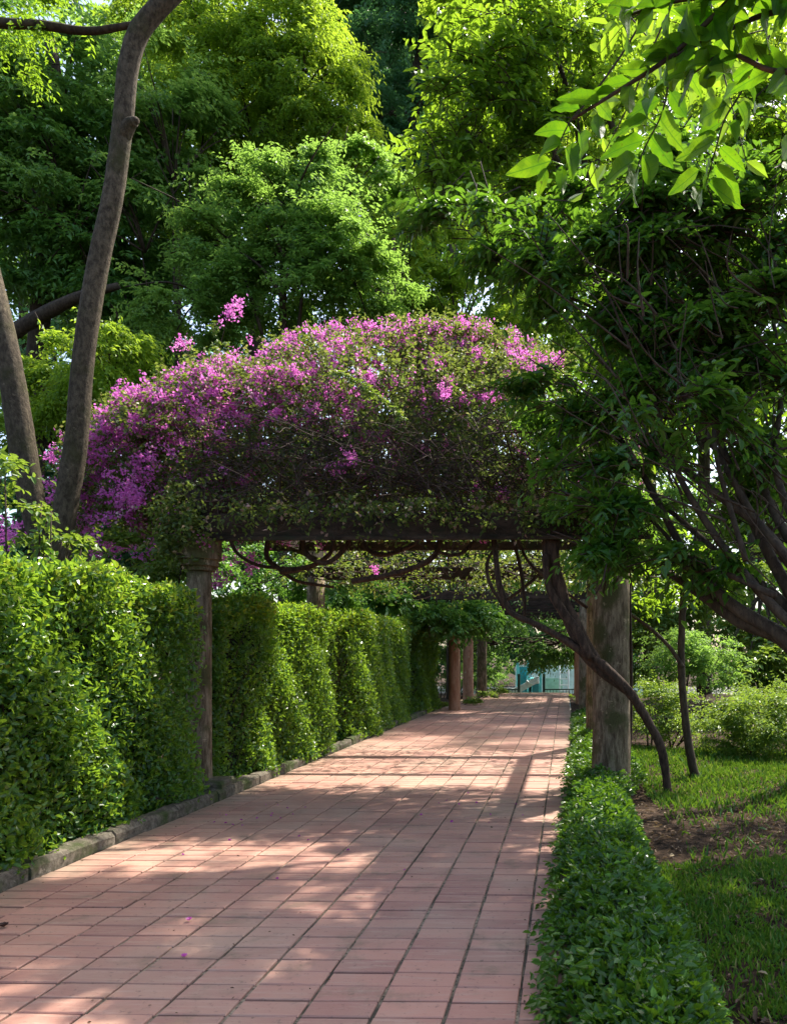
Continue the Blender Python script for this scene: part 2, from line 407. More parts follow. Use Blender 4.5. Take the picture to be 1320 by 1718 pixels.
# ------------------------------------------------------------------ hedges
def hedge(label, y0, y1, xf, depth, h, n, ll, quad, bulge=.12, endcap=True, wav=0., sprig=60):
    t = thing('hedge', label, 'hedge', (xf - depth / 2, (y0 + y1) / 2, .03), 'clipped hedges along the left side of the path')
    xb = xf - depth
    # skin points: parameter s across the section (front 0..h, rounded shoulder, top)
    ph = rng.uniform(0, 6, 4)
    def wave(y, z):
        e = np.minimum((y - y0), (y1 - y)); rnd_ = np.clip(1 - e / 1.0, 0, 1) ** 2 * .62 if endcap else 0
        return bulge * (.5 * np.sin(y * 1.7 + ph[0]) + .35 * np.sin(z * 3 + ph[1] + y * .8)) + .05 * np.sin(y * 5 + z * 4 + ph[2]) - rnd_
    def toph(y, x):
        e = np.minimum((y - y0), (y1 - y)); rnd_ = np.clip(1 - e / .8, 0, 1) ** 2 * .42 if endcap else 0
        return h + .05 * np.sin(y * 1.3 + ph[3]) + .04 * np.sin(y * 4 + x * 3) - rnd_ + wav * (y - y0)
    per = h + depth * .8
    s = rng.random(n) * per; y = rng.uniform(y0, y1, n)
    front = s < h
    z = np.where(front, s, h); x = np.where(front, xf, xf - (s - h))
    P = np.stack([x, y, z], 1); Nn = np.where(front[:, None], np.array([1., 0, .15]), np.array([.1, 0, 1.]))
    rs = .22                               # rounded shoulder
    d1 = np.where(front, h - s, s - h); k = np.clip(1 - d1 / rs, 0, 1)
    P[:, 0] -= np.where(front, k ** 2 * rs * .32, 0); P[:, 2] -= np.where(front, 0, k ** 2 * rs * .32)
    Nn = unit(Nn * (1 - .5 * k)[:, None] + np.array([.5, 0, .5]) * k[:, None])
    P[:, 0] += wave(P[:, 1], P[:, 2]) * np.where(front, 1, .3); P[:, 2] += (toph(P[:, 1], P[:, 0]) - h) * np.clip(P[:, 2] / h, 0, 1)
    lump = np.sin(P[:, 1] * 13 + ph[0]) * np.sin(P[:, 2] * 14 + ph[1]) + .6 * np.sin(P[:, 1] * 31 + P[:, 2] * 9) * np.sin(P[:, 2] * 27 + ph[3])
    P = P + Nn * (lump * .035)[:, None]
    P[:, 0] += np.clip(.35 - P[:, 2], 0, 1) * .12
    P = P - Nn * (rng.random(n) ** 1.3 * .22)[:, None] + Nn * rng.normal(0, .018, (n, 1))
    # far / near end faces
    m = int(n * .5 * depth / (y1 - y0)) if endcap else 0
    if m:
        for ye, sg in ((y1, 1), (y0, -1)):
            Pe = np.stack([rng.uniform(xb, xf - .2, m), np.full(m, ye) - sg * (.1 + rng.random(m) * .12), rng.uniform(.03, h - .1, m)], 1)
            P = np.vstack([P, Pe]); Nn = np.vstack([Nn, np.tile([.2, sg, .2], (m, 1))])
    P[:, 2] = np.maximum(P[:, 2], .05)
    q = len(P)
    D = unit(Nn * .35 + rng.normal(0, .55, (q, 3)) + np.array([0, 0, .28]))
    NN = unit(Nn + rng.normal(0, .55, (q, 3)) + np.array([0, 0, .55]))
    Lr = ll * rng.uniform(.6, 1.3, q)
    tint = np.clip(rng.random(q) * .72 + .62 * np.clip((P[:, 2] - 1.55) / .6, 0, 1) * rng.random(q) ** .5, 0, 1)  # higher leaves turned yellower: sunlit tops put into the leaf colour
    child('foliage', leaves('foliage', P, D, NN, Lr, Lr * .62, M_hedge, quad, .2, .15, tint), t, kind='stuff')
    # shoots sticking out of the clipped face
    if sprig:
        i = rng.integers(0, n, sprig); B = P[i]
        L = sprays(B, Nn[i] * .6 + np.array([0, 0, .9]) + rng.normal(0, .3, (sprig, 3)), Nn[i], rng.uniform(.06, .17, sprig), 7, ll * 1.15, ll * .55, droop=.1)
        child('shoots', leaves('shoots', *L[:3], L[3], L[4], M_hedge, quad), t, kind='stuff')
    # inner twigs seen between leaves
    mb = MB()
    for _ in range(int(26 * (y1 - y0))):
        yy = random.uniform(y0 + .1, y1 - .1); zz = random.uniform(.05, h - .5)
        a = np.array([xf - .2 - random.random() * .1, yy, zz]); b = a + np.array([random.uniform(.05, .2), random.uniform(-.2, .2), random.uniform(.2, .45)])
        mb.tube([a, (a + b) / 2 + rng.normal(0, .02, 3), b], [.006, .003], 3, 1, cap=False)
    child('twigs', mb.mesh('twigs', M_twig), t, kind='stuff')
    # solid dark box added as a core to block light
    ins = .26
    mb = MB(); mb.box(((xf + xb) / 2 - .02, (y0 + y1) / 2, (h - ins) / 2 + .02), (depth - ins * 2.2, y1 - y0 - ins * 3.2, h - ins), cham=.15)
    child('light_blocker', mb.mesh('light_blocker', M_core), t)
    return t
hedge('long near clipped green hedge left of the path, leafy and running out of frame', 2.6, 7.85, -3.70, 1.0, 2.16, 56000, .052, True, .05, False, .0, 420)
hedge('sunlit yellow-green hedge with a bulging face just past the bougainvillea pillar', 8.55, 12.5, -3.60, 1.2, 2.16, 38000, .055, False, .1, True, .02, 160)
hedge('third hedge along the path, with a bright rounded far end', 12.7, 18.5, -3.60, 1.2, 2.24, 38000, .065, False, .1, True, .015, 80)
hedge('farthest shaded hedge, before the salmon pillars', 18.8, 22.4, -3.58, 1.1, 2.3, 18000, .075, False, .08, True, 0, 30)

# ------------------------------------------------------------------ pergolas
def pillar(mb, x, y, r, h, n=28, square=False, flare=.08):
    zs = np.array([-.05, .05, .15, .3, .6, 1.0, 1.4, 1.8, 2.2, h])
    rr = r * (1 + flare * np.exp(-zs * 4)) * (1 - .05 * zs / h)
    rr = rr * (1 + rng.normal(0, .008, len(zs)))
    a = np.linspace(0, 2 * math.pi, n, endpoint=False)
    V = []
    for z, q in zip(zs, rr):
        e = rng.normal(0, .008, n)
        V.append(np.stack([x + q * (1 + e) * np.cos(a), y + q * (1 + e) * np.sin(a), np.full(n, z)], 1))
    V = np.concatenate(V); fs = []
    for i in range(len(zs) - 1):
        for k in range(n): fs.append((i * n + k, i * n + (k + 1) % n, (i + 1) * n + (k + 1) % n, (i + 1) * n + k))
    fs.append(tuple((len(zs) - 1) * n + k for k in range(n)))
    mb.add(V, fs)
PL = np.array([-4.0, 8.4]); PR = np.array([.52, 8.9])
pg = thing('pergola', 'near stone pergola, one pillar in the hedge and a thick one right of the path', 'pergola', (PL[0], PL[1], 0))
BZ = 2.78
for (x, y, r) in ((PL[0] + .02, PL[1], .13), (PR[0], PR[1], .215)):
    mb = MB(); pillar(mb, x, y, r, BZ - .02 if r > .2 else 2.45)
    p = child('pillar', mb.mesh('pillar', M_conc, True), pg)
    if r < .2:
        mb = MB()
        for z0, z1, rr in ((2.42, 2.47, .165), (2.47, 2.54, .2), (2.54, 2.76, .23)):
            a = np.linspace(0, 2 * math.pi, 24, endpoint=False)
            V = np.concatenate([np.stack([x + rr * np.cos(a), y + rr * np.sin(a), np.full(24, z)], 1) for z in (z0, z1)])
            mb.add(V, [(k, (k + 1) % 24, 24 + (k + 1) % 24, 24 + k) for k in range(24)] + [tuple(range(24, 48)), tuple(range(24))[::-1]])
        child('capital', mb.mesh('capital', M_conc, False), pg)
        mb = MB(); mb.box((x + .14, y - .05, .09), (.42, .5, .16), rz=.1, cham=.03, jit=.006); child('plinth', mb.mesh('plinth', M_kerb), pg)
for (x, y) in ((-4.1, 12.75), (PR[0], 13.2)):
    mb = MB(); pillar(mb, x, y, .15 if x < 0 else .17, BZ); child('pillar', mb.mesh('pillar', M_conc, True), pg)
def cross(y, mat=M_beam, hz=.26, x0=-4.35, x1=.95, z=BZ):
    mb = MB(); mb.box(((x0 + x1) / 2, y, z + hz / 2), (x1 - x0, .2, hz), cham=.01, jit=.004); return mb.mesh('cross_beam', mat)
child('cross_beam', cross(PL[1] + .05), pg)
mb = MB(); mb.box((-1.6, PL[1] - .09, BZ - .022), (5.0, .05, .04), cham=.005); child('lower_rail', mb.mesh('lower_rail', M_beam), pg)
child('cross_beam', cross(13.05, hz=.2), pg)
for yy in (10.0, 11.5):
    mb = MB(); mb.box((-1.7, yy, BZ + .34), (5.4, .1, .12)); child('rafter', mb.mesh('rafter', M_beam), pg)
for xx in (PL[0], PR[0]):
    mb = MB(); mb.box((xx, 10.8, BZ + .39), (.16, 5.0, .22)); child('side_beam', mb.mesh('side_beam', M_beam), pg)
# far pergola: salmon pillars on the left, grey on the right
pf = thing('pergola', 'far pergola of salmon and grey pillars reaching to the playground', 'pergola', (-3.4, 21, 0))
for px, Y, r, mat in ((762, 21.5, .155, M_salmon), (785, 24.5, .165, M_salmon), (808, 28, .18, M_conc)):
    x = at(px, 1150, Y)[0]; mb = MB(); pillar(mb, x, Y, r, 2.85); child('pillar', mb.mesh('pillar', mat, True), pf)
for Y in (18.9, 24.5, 29.5):
    mb = MB(); pillar(mb, .56, Y, .235, 2.85); child('pillar', mb.mesh('pillar', M_conc if Y < 20 else M_salmon, True), pf)
for Y in (18.9, 21.5, 23, 24.5, 26.2, 28, 29.5):
    child('cross_beam', cross(Y, hz=.2, z=2.86), pf)
for xx in (-3.45, .56):
    mb = MB(); mb.box((xx, 24.3, 3.15), (.14, 11.4, .18)); child('side_beam', mb.mesh('side_beam', M_beam), pf)

# ------------------------------------------------------------------ bougainvillea
bg = thing('bougainvillea', 'huge purple flowering bougainvillea heaped over the near pergola', 'bougainvillea', tuple(PR.tolist()) + (0,))
E = [  # px, py, Y, rx px, rz px, ry m, weight, bract share
    (640, 700, 9.9, 230, 155, 1.6, 1.0, .36), (430, 720, 9.8, 230, 140, 1.5, 1.1, .62), (270, 765, 9.6, 135, 120, 1.3, .75, .75),
    (830, 715, 9.9, 190, 150, 1.6, .9, .16), (960, 770, 9.9, 130, 120, 1.4, .5, .12), (190, 830, 9.7, 75, 90, .9, .3, .6),
    (560, 820, 9.6, 330, 70, 1.3, .9, .12), (860, 830, 9.4, 150, 70, 1.1, .4, .05), (400, 650, 10.2, 90, 60, .8, .25, .9), (230, 700, 10, 70, 55, .6, .2, .9),
    (640, 590, 10.6, 220, 55, 1.0, .5, .85), (820, 600, 10.6, 120, 45, .9, .28, .45), (760, 570, 10.7, 120, 40, .8, .28, .5)]
LP = [];LD = []; BP = []
for px, py, Y, rx, rz, ry, wt, bs in E:
    py += 18; c = at(px, py, Y); rad = (rx / F * Y * .97, ry * .72, rz / F * Y * .86)
    n = int((1500 if py > 830 and px > 400 else 1900) * wt); p, d = ellip(c, rad, n, .72); LP.append(p); LD.append(d)
    top = (d[:, 2] > -.2 + .38 * (px > 500)) | (px < 330)
    keep = top & (rng.random(n) < bs * 1.0) & (d[:, 1] < .5)
    BP.append(p[keep] + d[keep] * .06)
BP.append(np.concatenate(LP)[rng.random(sum(len(q) for q in LP)) < .085])
LP = np.concatenate(LP); LD = np.concatenate(LD); BP = np.concatenate(BP)
ok = LP[:, 2] > BZ + .3; ok[:] = ok; LP = LP[ok]; LD = LD[ok]
_n = 420; _x = np.where(rng.random(_n) < .45, rng.uniform(262, 335, _n), rng.uniform(365, 930, _n)); _y = 858 + rng.normal(0, 12, _n); _y = np.where(_x < 365, 880 + rng.normal(0, 30, _n), _y)
_p = np.array([at(a, b, rng.uniform(8.0, 8.3)) for a, b in zip(_x, _y)]); LP = np.concatenate([LP, _p]); LD = np.concatenate([LD, rdir(_n) * np.array([1, .4, .6])]); n = len(LP)
L = sprays(LP, LD * .8 + rng.normal(0, .6, (n, 3)), LD + np.array([0, 0, .7]), rng.uniform(.14, .3, n), 7, .058, .038, droop=.15, jit=.5)
_q = F * ((LP - [0, 0, H]) @ _R) / ((LP - [0, 0, H]) @ _F) + PX0; _w = PY0 - F * ((LP - [0, 0, H]) @ _U) / ((LP - [0, 0, H]) @ _F)
old = (_w + rng.normal(0, 40, n) > 690 - (_q - 430) * .12) & (_q + rng.normal(0, 60, n) > 400)
for nm, sel, mt in (('foliage', ~old, M_boug), ('inner_foliage', old, M_boug2)):
    k_ = np.repeat(sel, 7); child(nm, leaves(nm, L[0][k_], L[1][k_], L[2][k_], L[3][k_], L[4][k_], mt, False, .2), bg, kind='stuff')
def bracts(name, cen, k, spread, size, parent):
    n = len(cen); P = np.repeat(cen, k, 0) + rng.normal(0, spread, (n * k, 3))
    out = unit(rng.normal(0, 1, (n * k, 3)) + np.array([0, -.2, .35]))
    s = size * rng.uniform(.7, 1.25, n * k)
    t = np.clip(np.repeat(rng.random(n), k) * .8 + rng.random(n * k) * .25, 0, 1)
    return child(name, leaves(name, P, out, unit(rng.normal(0, 1, (n * k, 3)) + out * .5), s, s * .85, M_bract, False, .15, .0, t), parent, kind='stuff')
def clusters(c):                          # group flower heads into trusses
    i = rng.choice(len(c), len(c) // 5, replace=False); base = c[i]; q = rng.integers(2, 8, len(base))
    return np.repeat(base, q, 0) + rng.normal(0, .042, (q.sum(), 3))
extra = []
for px, py, Y, s, q in ((390, 525, 10.2, 16, 9), (400, 515, 10.2, 10, 5), (305, 575, 10, 11, 7), (85, 762, 9, 9, 6), (590, 768, 8.4, 10, 6), (745, 655, 8.7, 12, 7), (880, 602, 9, 28, 16),
                        (215, 835, 8.6, 25, 26), (175, 870, 8.6, 28, 10), (10, 900, 8.5, 22, 18), (165, 905, 8.5, 8, 4), (60, 880, 8.5, 25, 8), (345, 905, 8.3, 10, 4), (420, 930, 10, 30, 12), (365, 970, 9.6, 18, 10), (625, 955, 11, 7, 3), (400, 950, 10, 25, 9),
                        (240, 940, 8.8, 30, 6), (300, 880, 8.5, 30, 7), (225, 780, 8.7, 45, 30), (350, 680, 8.8, 55, 40), (215, 680, 9.2, 50, 34), (330, 640, 9.8, 60, 40), (460, 600, 10, 80, 40), (560, 575, 10.3, 80, 36), (690, 560, 10.5, 90, 36)):
    for _ in range(q): extra.append(at(px + random.gauss(0, s * .6), py + (14 if s > 34 else 0) + random.gauss(0, s * .6 if s < 60 else 20), Y + random.gauss(0, .1)))
BC = np.concatenate([clusters(BP), np.array(extra)])
bracts('bracts', BC, 18, .030, .034, bg)
# tall flowering shoots and one long green runner
mb = MB()
def shoot(pts, Y, r=.006): mb.tube([at(x, y, Y) for x, y in pts], [r, r * .5], 5, 4, cap=False)
shoot([(365, 620), (372, 570), (385, 530), (402, 508)], 10.2); shoot([(325, 640), (318, 600), (306, 575)], 10)
shoot([(560, 625), (600, 645), (640, 680), (672, 698)], 8.3); shoot([(470, 600), (472, 560), (480, 540)], 10.3)
child('shoots', mb.mesh('shoots', M_twig, True), bg, kind='stuff')
rp = np.array([at(560 + 112 * t, 622 + 76 * t ** 1.3 + 0, 8.3) for t in np.linspace(0, 1, 26)])
rp2 = np.array([at(x + random.gauss(0, 7), y + random.gauss(0, 7), 10.1) for x, y in [(370 - 5 * t, 620 - 80 * t) for t in np.linspace(0, 1, 14)] + [(315, 630 - 40 * t) for t in np.linspace(0, 1, 10)]])
rp = np.concatenate([rp, rp2]); rp = np.repeat(rp, 3, 0); n = len(rp)
L = sprays(rp, rng.normal(0, .5, (n, 3)) + np.array([.5, -.3, -.2]), np.tile([0, -.5, 1.], (n, 1)), np.full(n, .06), 4, .05, .03)
child('runner_leaves', leaves('runner_leaves', *L[:3], L[3], L[4], M_bush, False), bg, kind='stuff')
# tangle of bare twigs hanging inside and under the canopy
mb = MB()
for _ in range(1100):
    px = random.uniform(330, 960); py = random.gauss(795, 60)
    if py > 885: py = random.uniform(800, 885)
    Y = random.uniform(8.15, 9.2)
    a = at(px, py, Y); d = rng.normal(0, 1, 3) * np.array([1, .4, .6]); d = d / np.linalg.norm(d) * random.uniform(.25, .8)
    mb.tube([a, a + d * .5 + rng.normal(0, .09, 3), a + d + np.array([0, 0, -.12])], [random.uniform(.003, .008), .002], 3, 3, cap=False)
for _ in range(110):
    a = at(random.uniform(420, 950), random.gauss(800, 50), random.uniform(8.2, 9.0)); d = rng.normal(0, 1, 3) * np.array([1, .4, .45]); d = d / np.linalg.norm(d) * random.uniform(.5, 1.2)
    if a[2] < BZ + .1: continue
    mb.tube([a, a + d * .5 + rng.normal(0, .15, 3), a + d], [random.uniform(.006, .011), .003], 4, 4, cap=False)
child('twigs', mb.mesh('twigs', M_twig), bg, kind='stuff')
def stem(pts, wpx, Y, mat=M_stem, n=12, name='stem', parent=None, wob=.2):
    P = [at(x, y, (Y if np.ndim(Y) == 0 else Y[i])) for i, (x, y) in enumerate(pts)]
    Ys = np.broadcast_to(Y, len(pts)) if np.ndim(Y) == 0 else np.array(Y)
    wp_ = np.interp(np.linspace(0, 1, len(pts)), np.linspace(0, 1, len(wpx)), wpx)
    m_ = MB(); m_.tube(P, wp_ / 2 / F * Ys, n, 5, wob)
    return child(name, m_.mesh(name, mat, True), parent or bg)
stem([(1122, 1345), (1116, 1300), (1106, 1250), (1080, 1200), (1052, 1158), (1012, 1118), (985, 1100), (940, 1070), (900, 1048), (858, 1028), (840, 990), (833, 950), (828, 900)], [13, 14, 15, 16, 17, 15, 12, 10, 11, 9, 10], [8.75, 8.7, 8.6, 8.5, 8.4, 8.4, 8.4, 8.4, 8.4, 8.5, 8.5, 8.5, 8.6], name='stem')
stem([(1052, 1160), (1010, 1125), (985, 1095), (962, 1050), (945, 1015), (935, 985), (925, 950), (925, 890)], [14, 20, 25, 25, 24, 26, 28, 26], 8.45)
stem([(990, 1105), (968, 1060), (940, 1020), (920, 985), (915, 930)], [14, 14, 13, 12], 8.35)
for k, pts in enumerate([[(845, 1020), (820, 975), (818, 940), (835, 915)], [(985, 1020), (930, 980), (888, 945), (868, 905)], [(450, 903), (448, 935), (470, 955), (500, 975), (560, 985)],
            [(505, 900), (515, 930), (545, 945), (575, 925), (590, 900)], [(560, 905), (552, 930), (520, 950), (470, 960)], [(605, 903), (620, 925), (650, 930), (690, 915), (705, 900)], [(740, 900), (730, 930), (700, 950), (650, 965), (590, 975)],
            [(860, 905), (872, 950), (880, 1010), (878, 1045)], [(845, 1010), (880, 985), (912, 955), (930, 930)], [(800, 905), (770, 930), (735, 925), (715, 903)], [(385, 903), (400, 930), (440, 950), (520, 955)]]):
    stem(pts, [9 if k in (2, 3, 5, 6) else 6, 9 if k in (3, 4, 6) else 5], 8.7 + .5 * (k % 3), name='hanging_stem', n=7)

# ------------------------------------------------------------------ trees: general builder
def crown(t, ells, mat, k, sl, ll, lw, quad=False, shell=.45, droop=.25, jit=.3, flat_=.6, up=.25, name='foliage', low=1., twig=None, fn=None, pad=24, helio=.35):
    """ells: px, py, Y, rx px, rz px, ry m, sprays"""
    B = []; D = []
    for px, py, Y, rx, rz, ry, n in ells:
        c = at(px, py, Y); rad = np.array((rx / F * Y, ry, rz / F * Y))
        m = max(5, n // pad); pc, pd = ellip(c, rad * .9, m, shell, low); i = rng.integers(0, m, n)
        sz = rad.mean() * rng.uniform(.16, .36, m)[i][:, None]
        q = rdir(n) * (rng.random((n, 1)) ** .4) * sz * np.array([1, 1, .38])
        q[:, 2] -= (q[:, 0] ** 2 + q[:, 1] ** 2) / sz[:, 0] * .35     # each bough droops at its rim
        p = pc[i] + q; d = unit(pd[i] * .7 + unit(q) * np.array([1, 1, .3]) * .8)
        free = rng.random(n) < .14; pf_, df_ = ellip(c, rad * 1.08, n, .3, low); p[free] = pf_[free]; d[free] = df_[free]
        B.append(p); D.append(d)
    B = np.concatenate(B); O = np.concatenate(D)
    if fn is not None:
        m_ = fn(B); B = B[m_]; O = O[m_]
    m_ = B[:, 2] > .1; B = B[m_]; O = O[m_]
    n = len(B)
    D = unit(O * np.array([1, 1, .45]) + np.array([0, 0, up]) * 0 + rng.normal(0, .45, (n, 3)) * np.array([1, 1, .4]))
    NN = unit(O * (1 - flat_) * .8 + np.array([0, 0, 1.]) * flat_ + SUNV * helio + rng.normal(0, .2, (n, 3)))
    s = sl * rng.uniform(.6, 1.3, n)
    L = sprays(B - D * s[:, None] * .5, D, NN, s, k, ll, lw, droop=droop, jit=jit)
    tint = np.clip(np.repeat(rng.random(n), k) * .6 + rng.random(n * k) * .4, 0, 1)
    o = child(name, leaves(name, *L[:3], L[3], L[4], mat, quad, .16, .15, tint), t, kind='stuff')
    if twig:
        i = rng.choice(n, min(n, twig), replace=False)
        t_ = np.linspace(0, 1, 4)[None, :, None]
        b = (B - D * s[:, None] * .9)[i]; Pq = b[:, None] + D[i][:, None] * t_ * (s[i] * 1.35)[:, None, None] - np.array([0, 0, 1.]) * t_ ** 2 * (s[i] * droop)[:, None, None]
        mb = MB()
        for q in Pq: mb.tube(q, [.006, .002], 3, 1, cap=False)
        child('twigs', mb.mesh('twigs', M_twig), t, kind='stuff')
    return B
def limb(t, pts, wpx, Y, mat, name='branch', n=10, wob=.12): return stem(pts, wpx, Y, mat, n, name, t, wob)

# twin trunk tree behind the near hedge
b0 = at(100, 960, 8.0)
tw = thing('twin_trunk_tree', 'tree with two bare grey-brown leaning trunks behind the near hedge', 'tree', (b0[0], b0[1], 0))
P = [np.array([b0[0] - .05, 8.0, -.1]), at(92, 1150, 8.0)] + [at(x, y, 8.0) for x, y in ((100, 935), (112, 840), (128, 740), (138, 620), (150, 530), (168, 430), (190, 330), (207, 205), (215, 120), (236, 50), (290, -10), (360, -80), (430, -170))]
mb = MB(); mb.tube(P, np.array([74, 66, 58, 56, 54, 50, 50, 48, 46, 46, 46, 46, 42, 38, 34]) * .68 / 2 / F * 8.0, 20, 5, .05)
trunk = child('trunk', mb.mesh('trunk', M_trunk, True), tw)
mb = MB(); mb.tube([at(206, 250, 8.0), at(209, 226, 7.98), at(217, 210, 7.96), at(227, 203, 7.95), at(232, 204, 7.95)], np.array([12, 24, 22, 16, 9]) / 2 / F * 8, 12, 3, .1)
child('knot', mb.mesh('knot', M_trunk, True), trunk)
mb = MB(); mb.tube([at(90, 960, 8.05), at(64, 880, 8.05), at(48, 810, 8.05), at(34, 720, 8.05), at(18, 620, 8.05), at(-2, 520, 8.05), at(-30, 400, 8.05), at(-70, 240, 8.05), at(-120, 60, 8.05)],
                   np.array([50, 58, 62, 60, 56, 50, 44, 36, 28]) * .7 / 2 / F * 8.05, 20, 5, .05)
child('trunk', mb.mesh('trunk', M_trunk, True), tw)
crown(tw, [(-60, -300, 8.5, 240, 150, 1.6, 300)], M_gloss, 8, .35, .08, .035)
limb(tw, [(-60, 20), (0, 38), (70, 42), (150, 52), (230, 40)], [20, 16, 10], 9.5, M_dbark)
crown(tw, [(70, 20, 9.5, 130, 40, .6, 90), (20, 90, 9.6, 60, 40, .5, 40)], M_gloss, 9, .4, .07, .03, name='low_foliage')

# feathery big tree, top middle-left
g_bg = 'tall trees filling the view behind the bougainvillea'
def tree(label, base_px, Y, mat, ells, k, sl, ll, lw, trunkpts=None, tw_=30, limbs=(), name='background_tree', bark=M_dbark, **kw):
    b = at(base_px, 1000, Y); b[2] = 0
    t = thing(name, label, 'tree', (b[0], Y, 0), g_bg)
    tp = trunkpts or [(base_px, 700), (base_px, 400)]
    P = [np.array([b[0], Y, -1.])] + [at(x, y, Y) for x, y in tp]
    mb = MB(); mb.tube(P, np.linspace(tw_, tw_ * .45, len(P)) / 2 / F * Y, 10, 4, .08); child('trunk', mb.mesh('trunk', bark, True), t)
    for l_ in limbs: limb(t, l_[0], l_[1], Y - (l_[2] if len(l_) > 2 else 0), bark, n=6)
    # scaffold limbs to the crown masses
    top = P[-1]; mid = P[-2] if len(P) > 2 else P[-1] * .7
    for e in ells[:6]:
        c = at(e[0], e[1], e[2]); q = np.array([mid, (mid + c) / 2 + rng.normal(0, .3, 3), c])
        mb = MB(); mb.tube(q, np.array([tw_ * .4, tw_ * .12]) / 2 / F * Y, 6, 4, .1); child('branch', mb.mesh('branch', bark, True), t)
        mb = MB()
        for _ in range(9):
            e2 = c + rng.normal(0, 1, 3) * np.array([e[3] / F * Y, e[5], e[4] / F * Y]) * .5; s2 = (mid + c) / 2 * .5 + c * .5
            mb.tube([s2, (s2 + e2) / 2 + np.array([0, 0, .2]), e2], [.035, .01], 4, 3)
        child('twigs', mb.mesh('twigs', bark, True), t, kind='stuff')
    crown(t, ells, mat, k, sl, ll, lw, **kw)
    return t
tree('tall feathery sunlit yellow-green tree with drooping domed head, top centre-left', 420, 23, M_feather,
     [(455, 60, 23, 125, 120, 2.6, 1200), (535, 130, 22.5, 95, 130, 2, 1000), (350, 130, 23, 130, 130, 2.5, 1100), (560, 235, 23, 75, 60, 1.6, 420), (420, 230, 23.5, 170, 90, 2.4, 1200), (300, 300, 23, 110, 110, 2, 900), (310, 20, 23, 120, 90, 2, 800)],
     13, .8, .155, .06, [(425, 800), (430, 520), (440, 260), (455, 120)], 34,
     [], droop=.45, flat_=.45)
tree('broad layered green tree with dark slim trunk directly above the bougainvillea', 475, 18.5, M_layer,
     [(480, 345, 18.5, 130, 70, 1.7, 900), (380, 420, 18.5, 95, 70, 1.5, 600), (560, 400, 18.3, 110, 80, 1.6, 800), (470, 480, 18.5, 190, 70, 1.8, 900), (620, 470, 18.5, 80, 60, 1.4, 450), (300, 520, 18, 100, 60, 1.4, 450), (520, 290, 18.6, 70, 40, 1.2, 300)],
     14, .6, .125, .055, [(474, 700), (475, 540), (478, 420), (490, 340)], 17,
     [([(476, 500), (440, 450), (400, 420)], [7, 3], .6), ([(476, 470), (520, 420), (560, 400)], [7, 3], .6), ([(478, 430), (450, 380), (430, 340)], [6, 2], .6), ([(440, 560), (415, 480), (395, 430)], [7, 3], .3), ([(500, 560), (510, 470), (520, 420)], [7, 3], .3)], droop=.2, flat_=.8, shell=.25)
tree('large dark green tree filling the upper left behind the leaning trunks', 60, 21, M_dark,
     [(100, 230, 21, 170, 150, 2.6, 1300), (60, 400, 21, 180, 120, 2.4, 1200), (190, 420, 21, 120, 150, 2, 1100), (40, 100, 21, 150, 90, 2.4, 500), (230, 560, 21, 80, 90, 1.6, 400), (210, 260, 21.5, 100, 110, 2, 600)],
     12, .75, .2, .088, [(55, 800), (70, 500), (100, 250), (85, 60)], 44,
     [([(20, 560), (70, 530), (130, 500), (200, 480)], [26, 22, 12], 2.4)], droop=.3, flat_=.55)
tree('olive-lit drooping tree low on the left between the two trunks', 150, 15, M_feather,
     [(110, 640, 15, 110, 80, 1.6, 600), (200, 610, 15, 70, 80, 1.3, 450), (60, 720, 15, 90, 60, 1.3, 180), (240, 680, 16, 70, 70, 1.3, 300)],
     15, .55, .11, .045, [(150, 850), (140, 700)], 16, droop=.5, flat_=.4)
tree('bright green tree right of the layered tree, seen past the dark leaves', 700, 24, M_feather,
     [(700, 450, 24, 110, 80, 1.8, 700), (660, 370, 24, 80, 80, 1.6, 450), (790, 500, 24, 120, 80, 1.8, 700), (880, 560, 24, 120, 70, 1.8, 500), (640, 520, 24, 90, 50, 1.4, 350)],
     14, .6, .14, .065, [(700, 800), (700, 560)], 20, droop=.25, flat_=.7)
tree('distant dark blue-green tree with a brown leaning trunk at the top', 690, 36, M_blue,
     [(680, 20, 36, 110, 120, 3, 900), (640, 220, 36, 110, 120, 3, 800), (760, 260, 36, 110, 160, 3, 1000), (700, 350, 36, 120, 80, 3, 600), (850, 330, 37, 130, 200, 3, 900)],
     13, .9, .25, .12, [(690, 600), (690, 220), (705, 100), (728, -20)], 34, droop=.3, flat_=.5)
mb_ = None
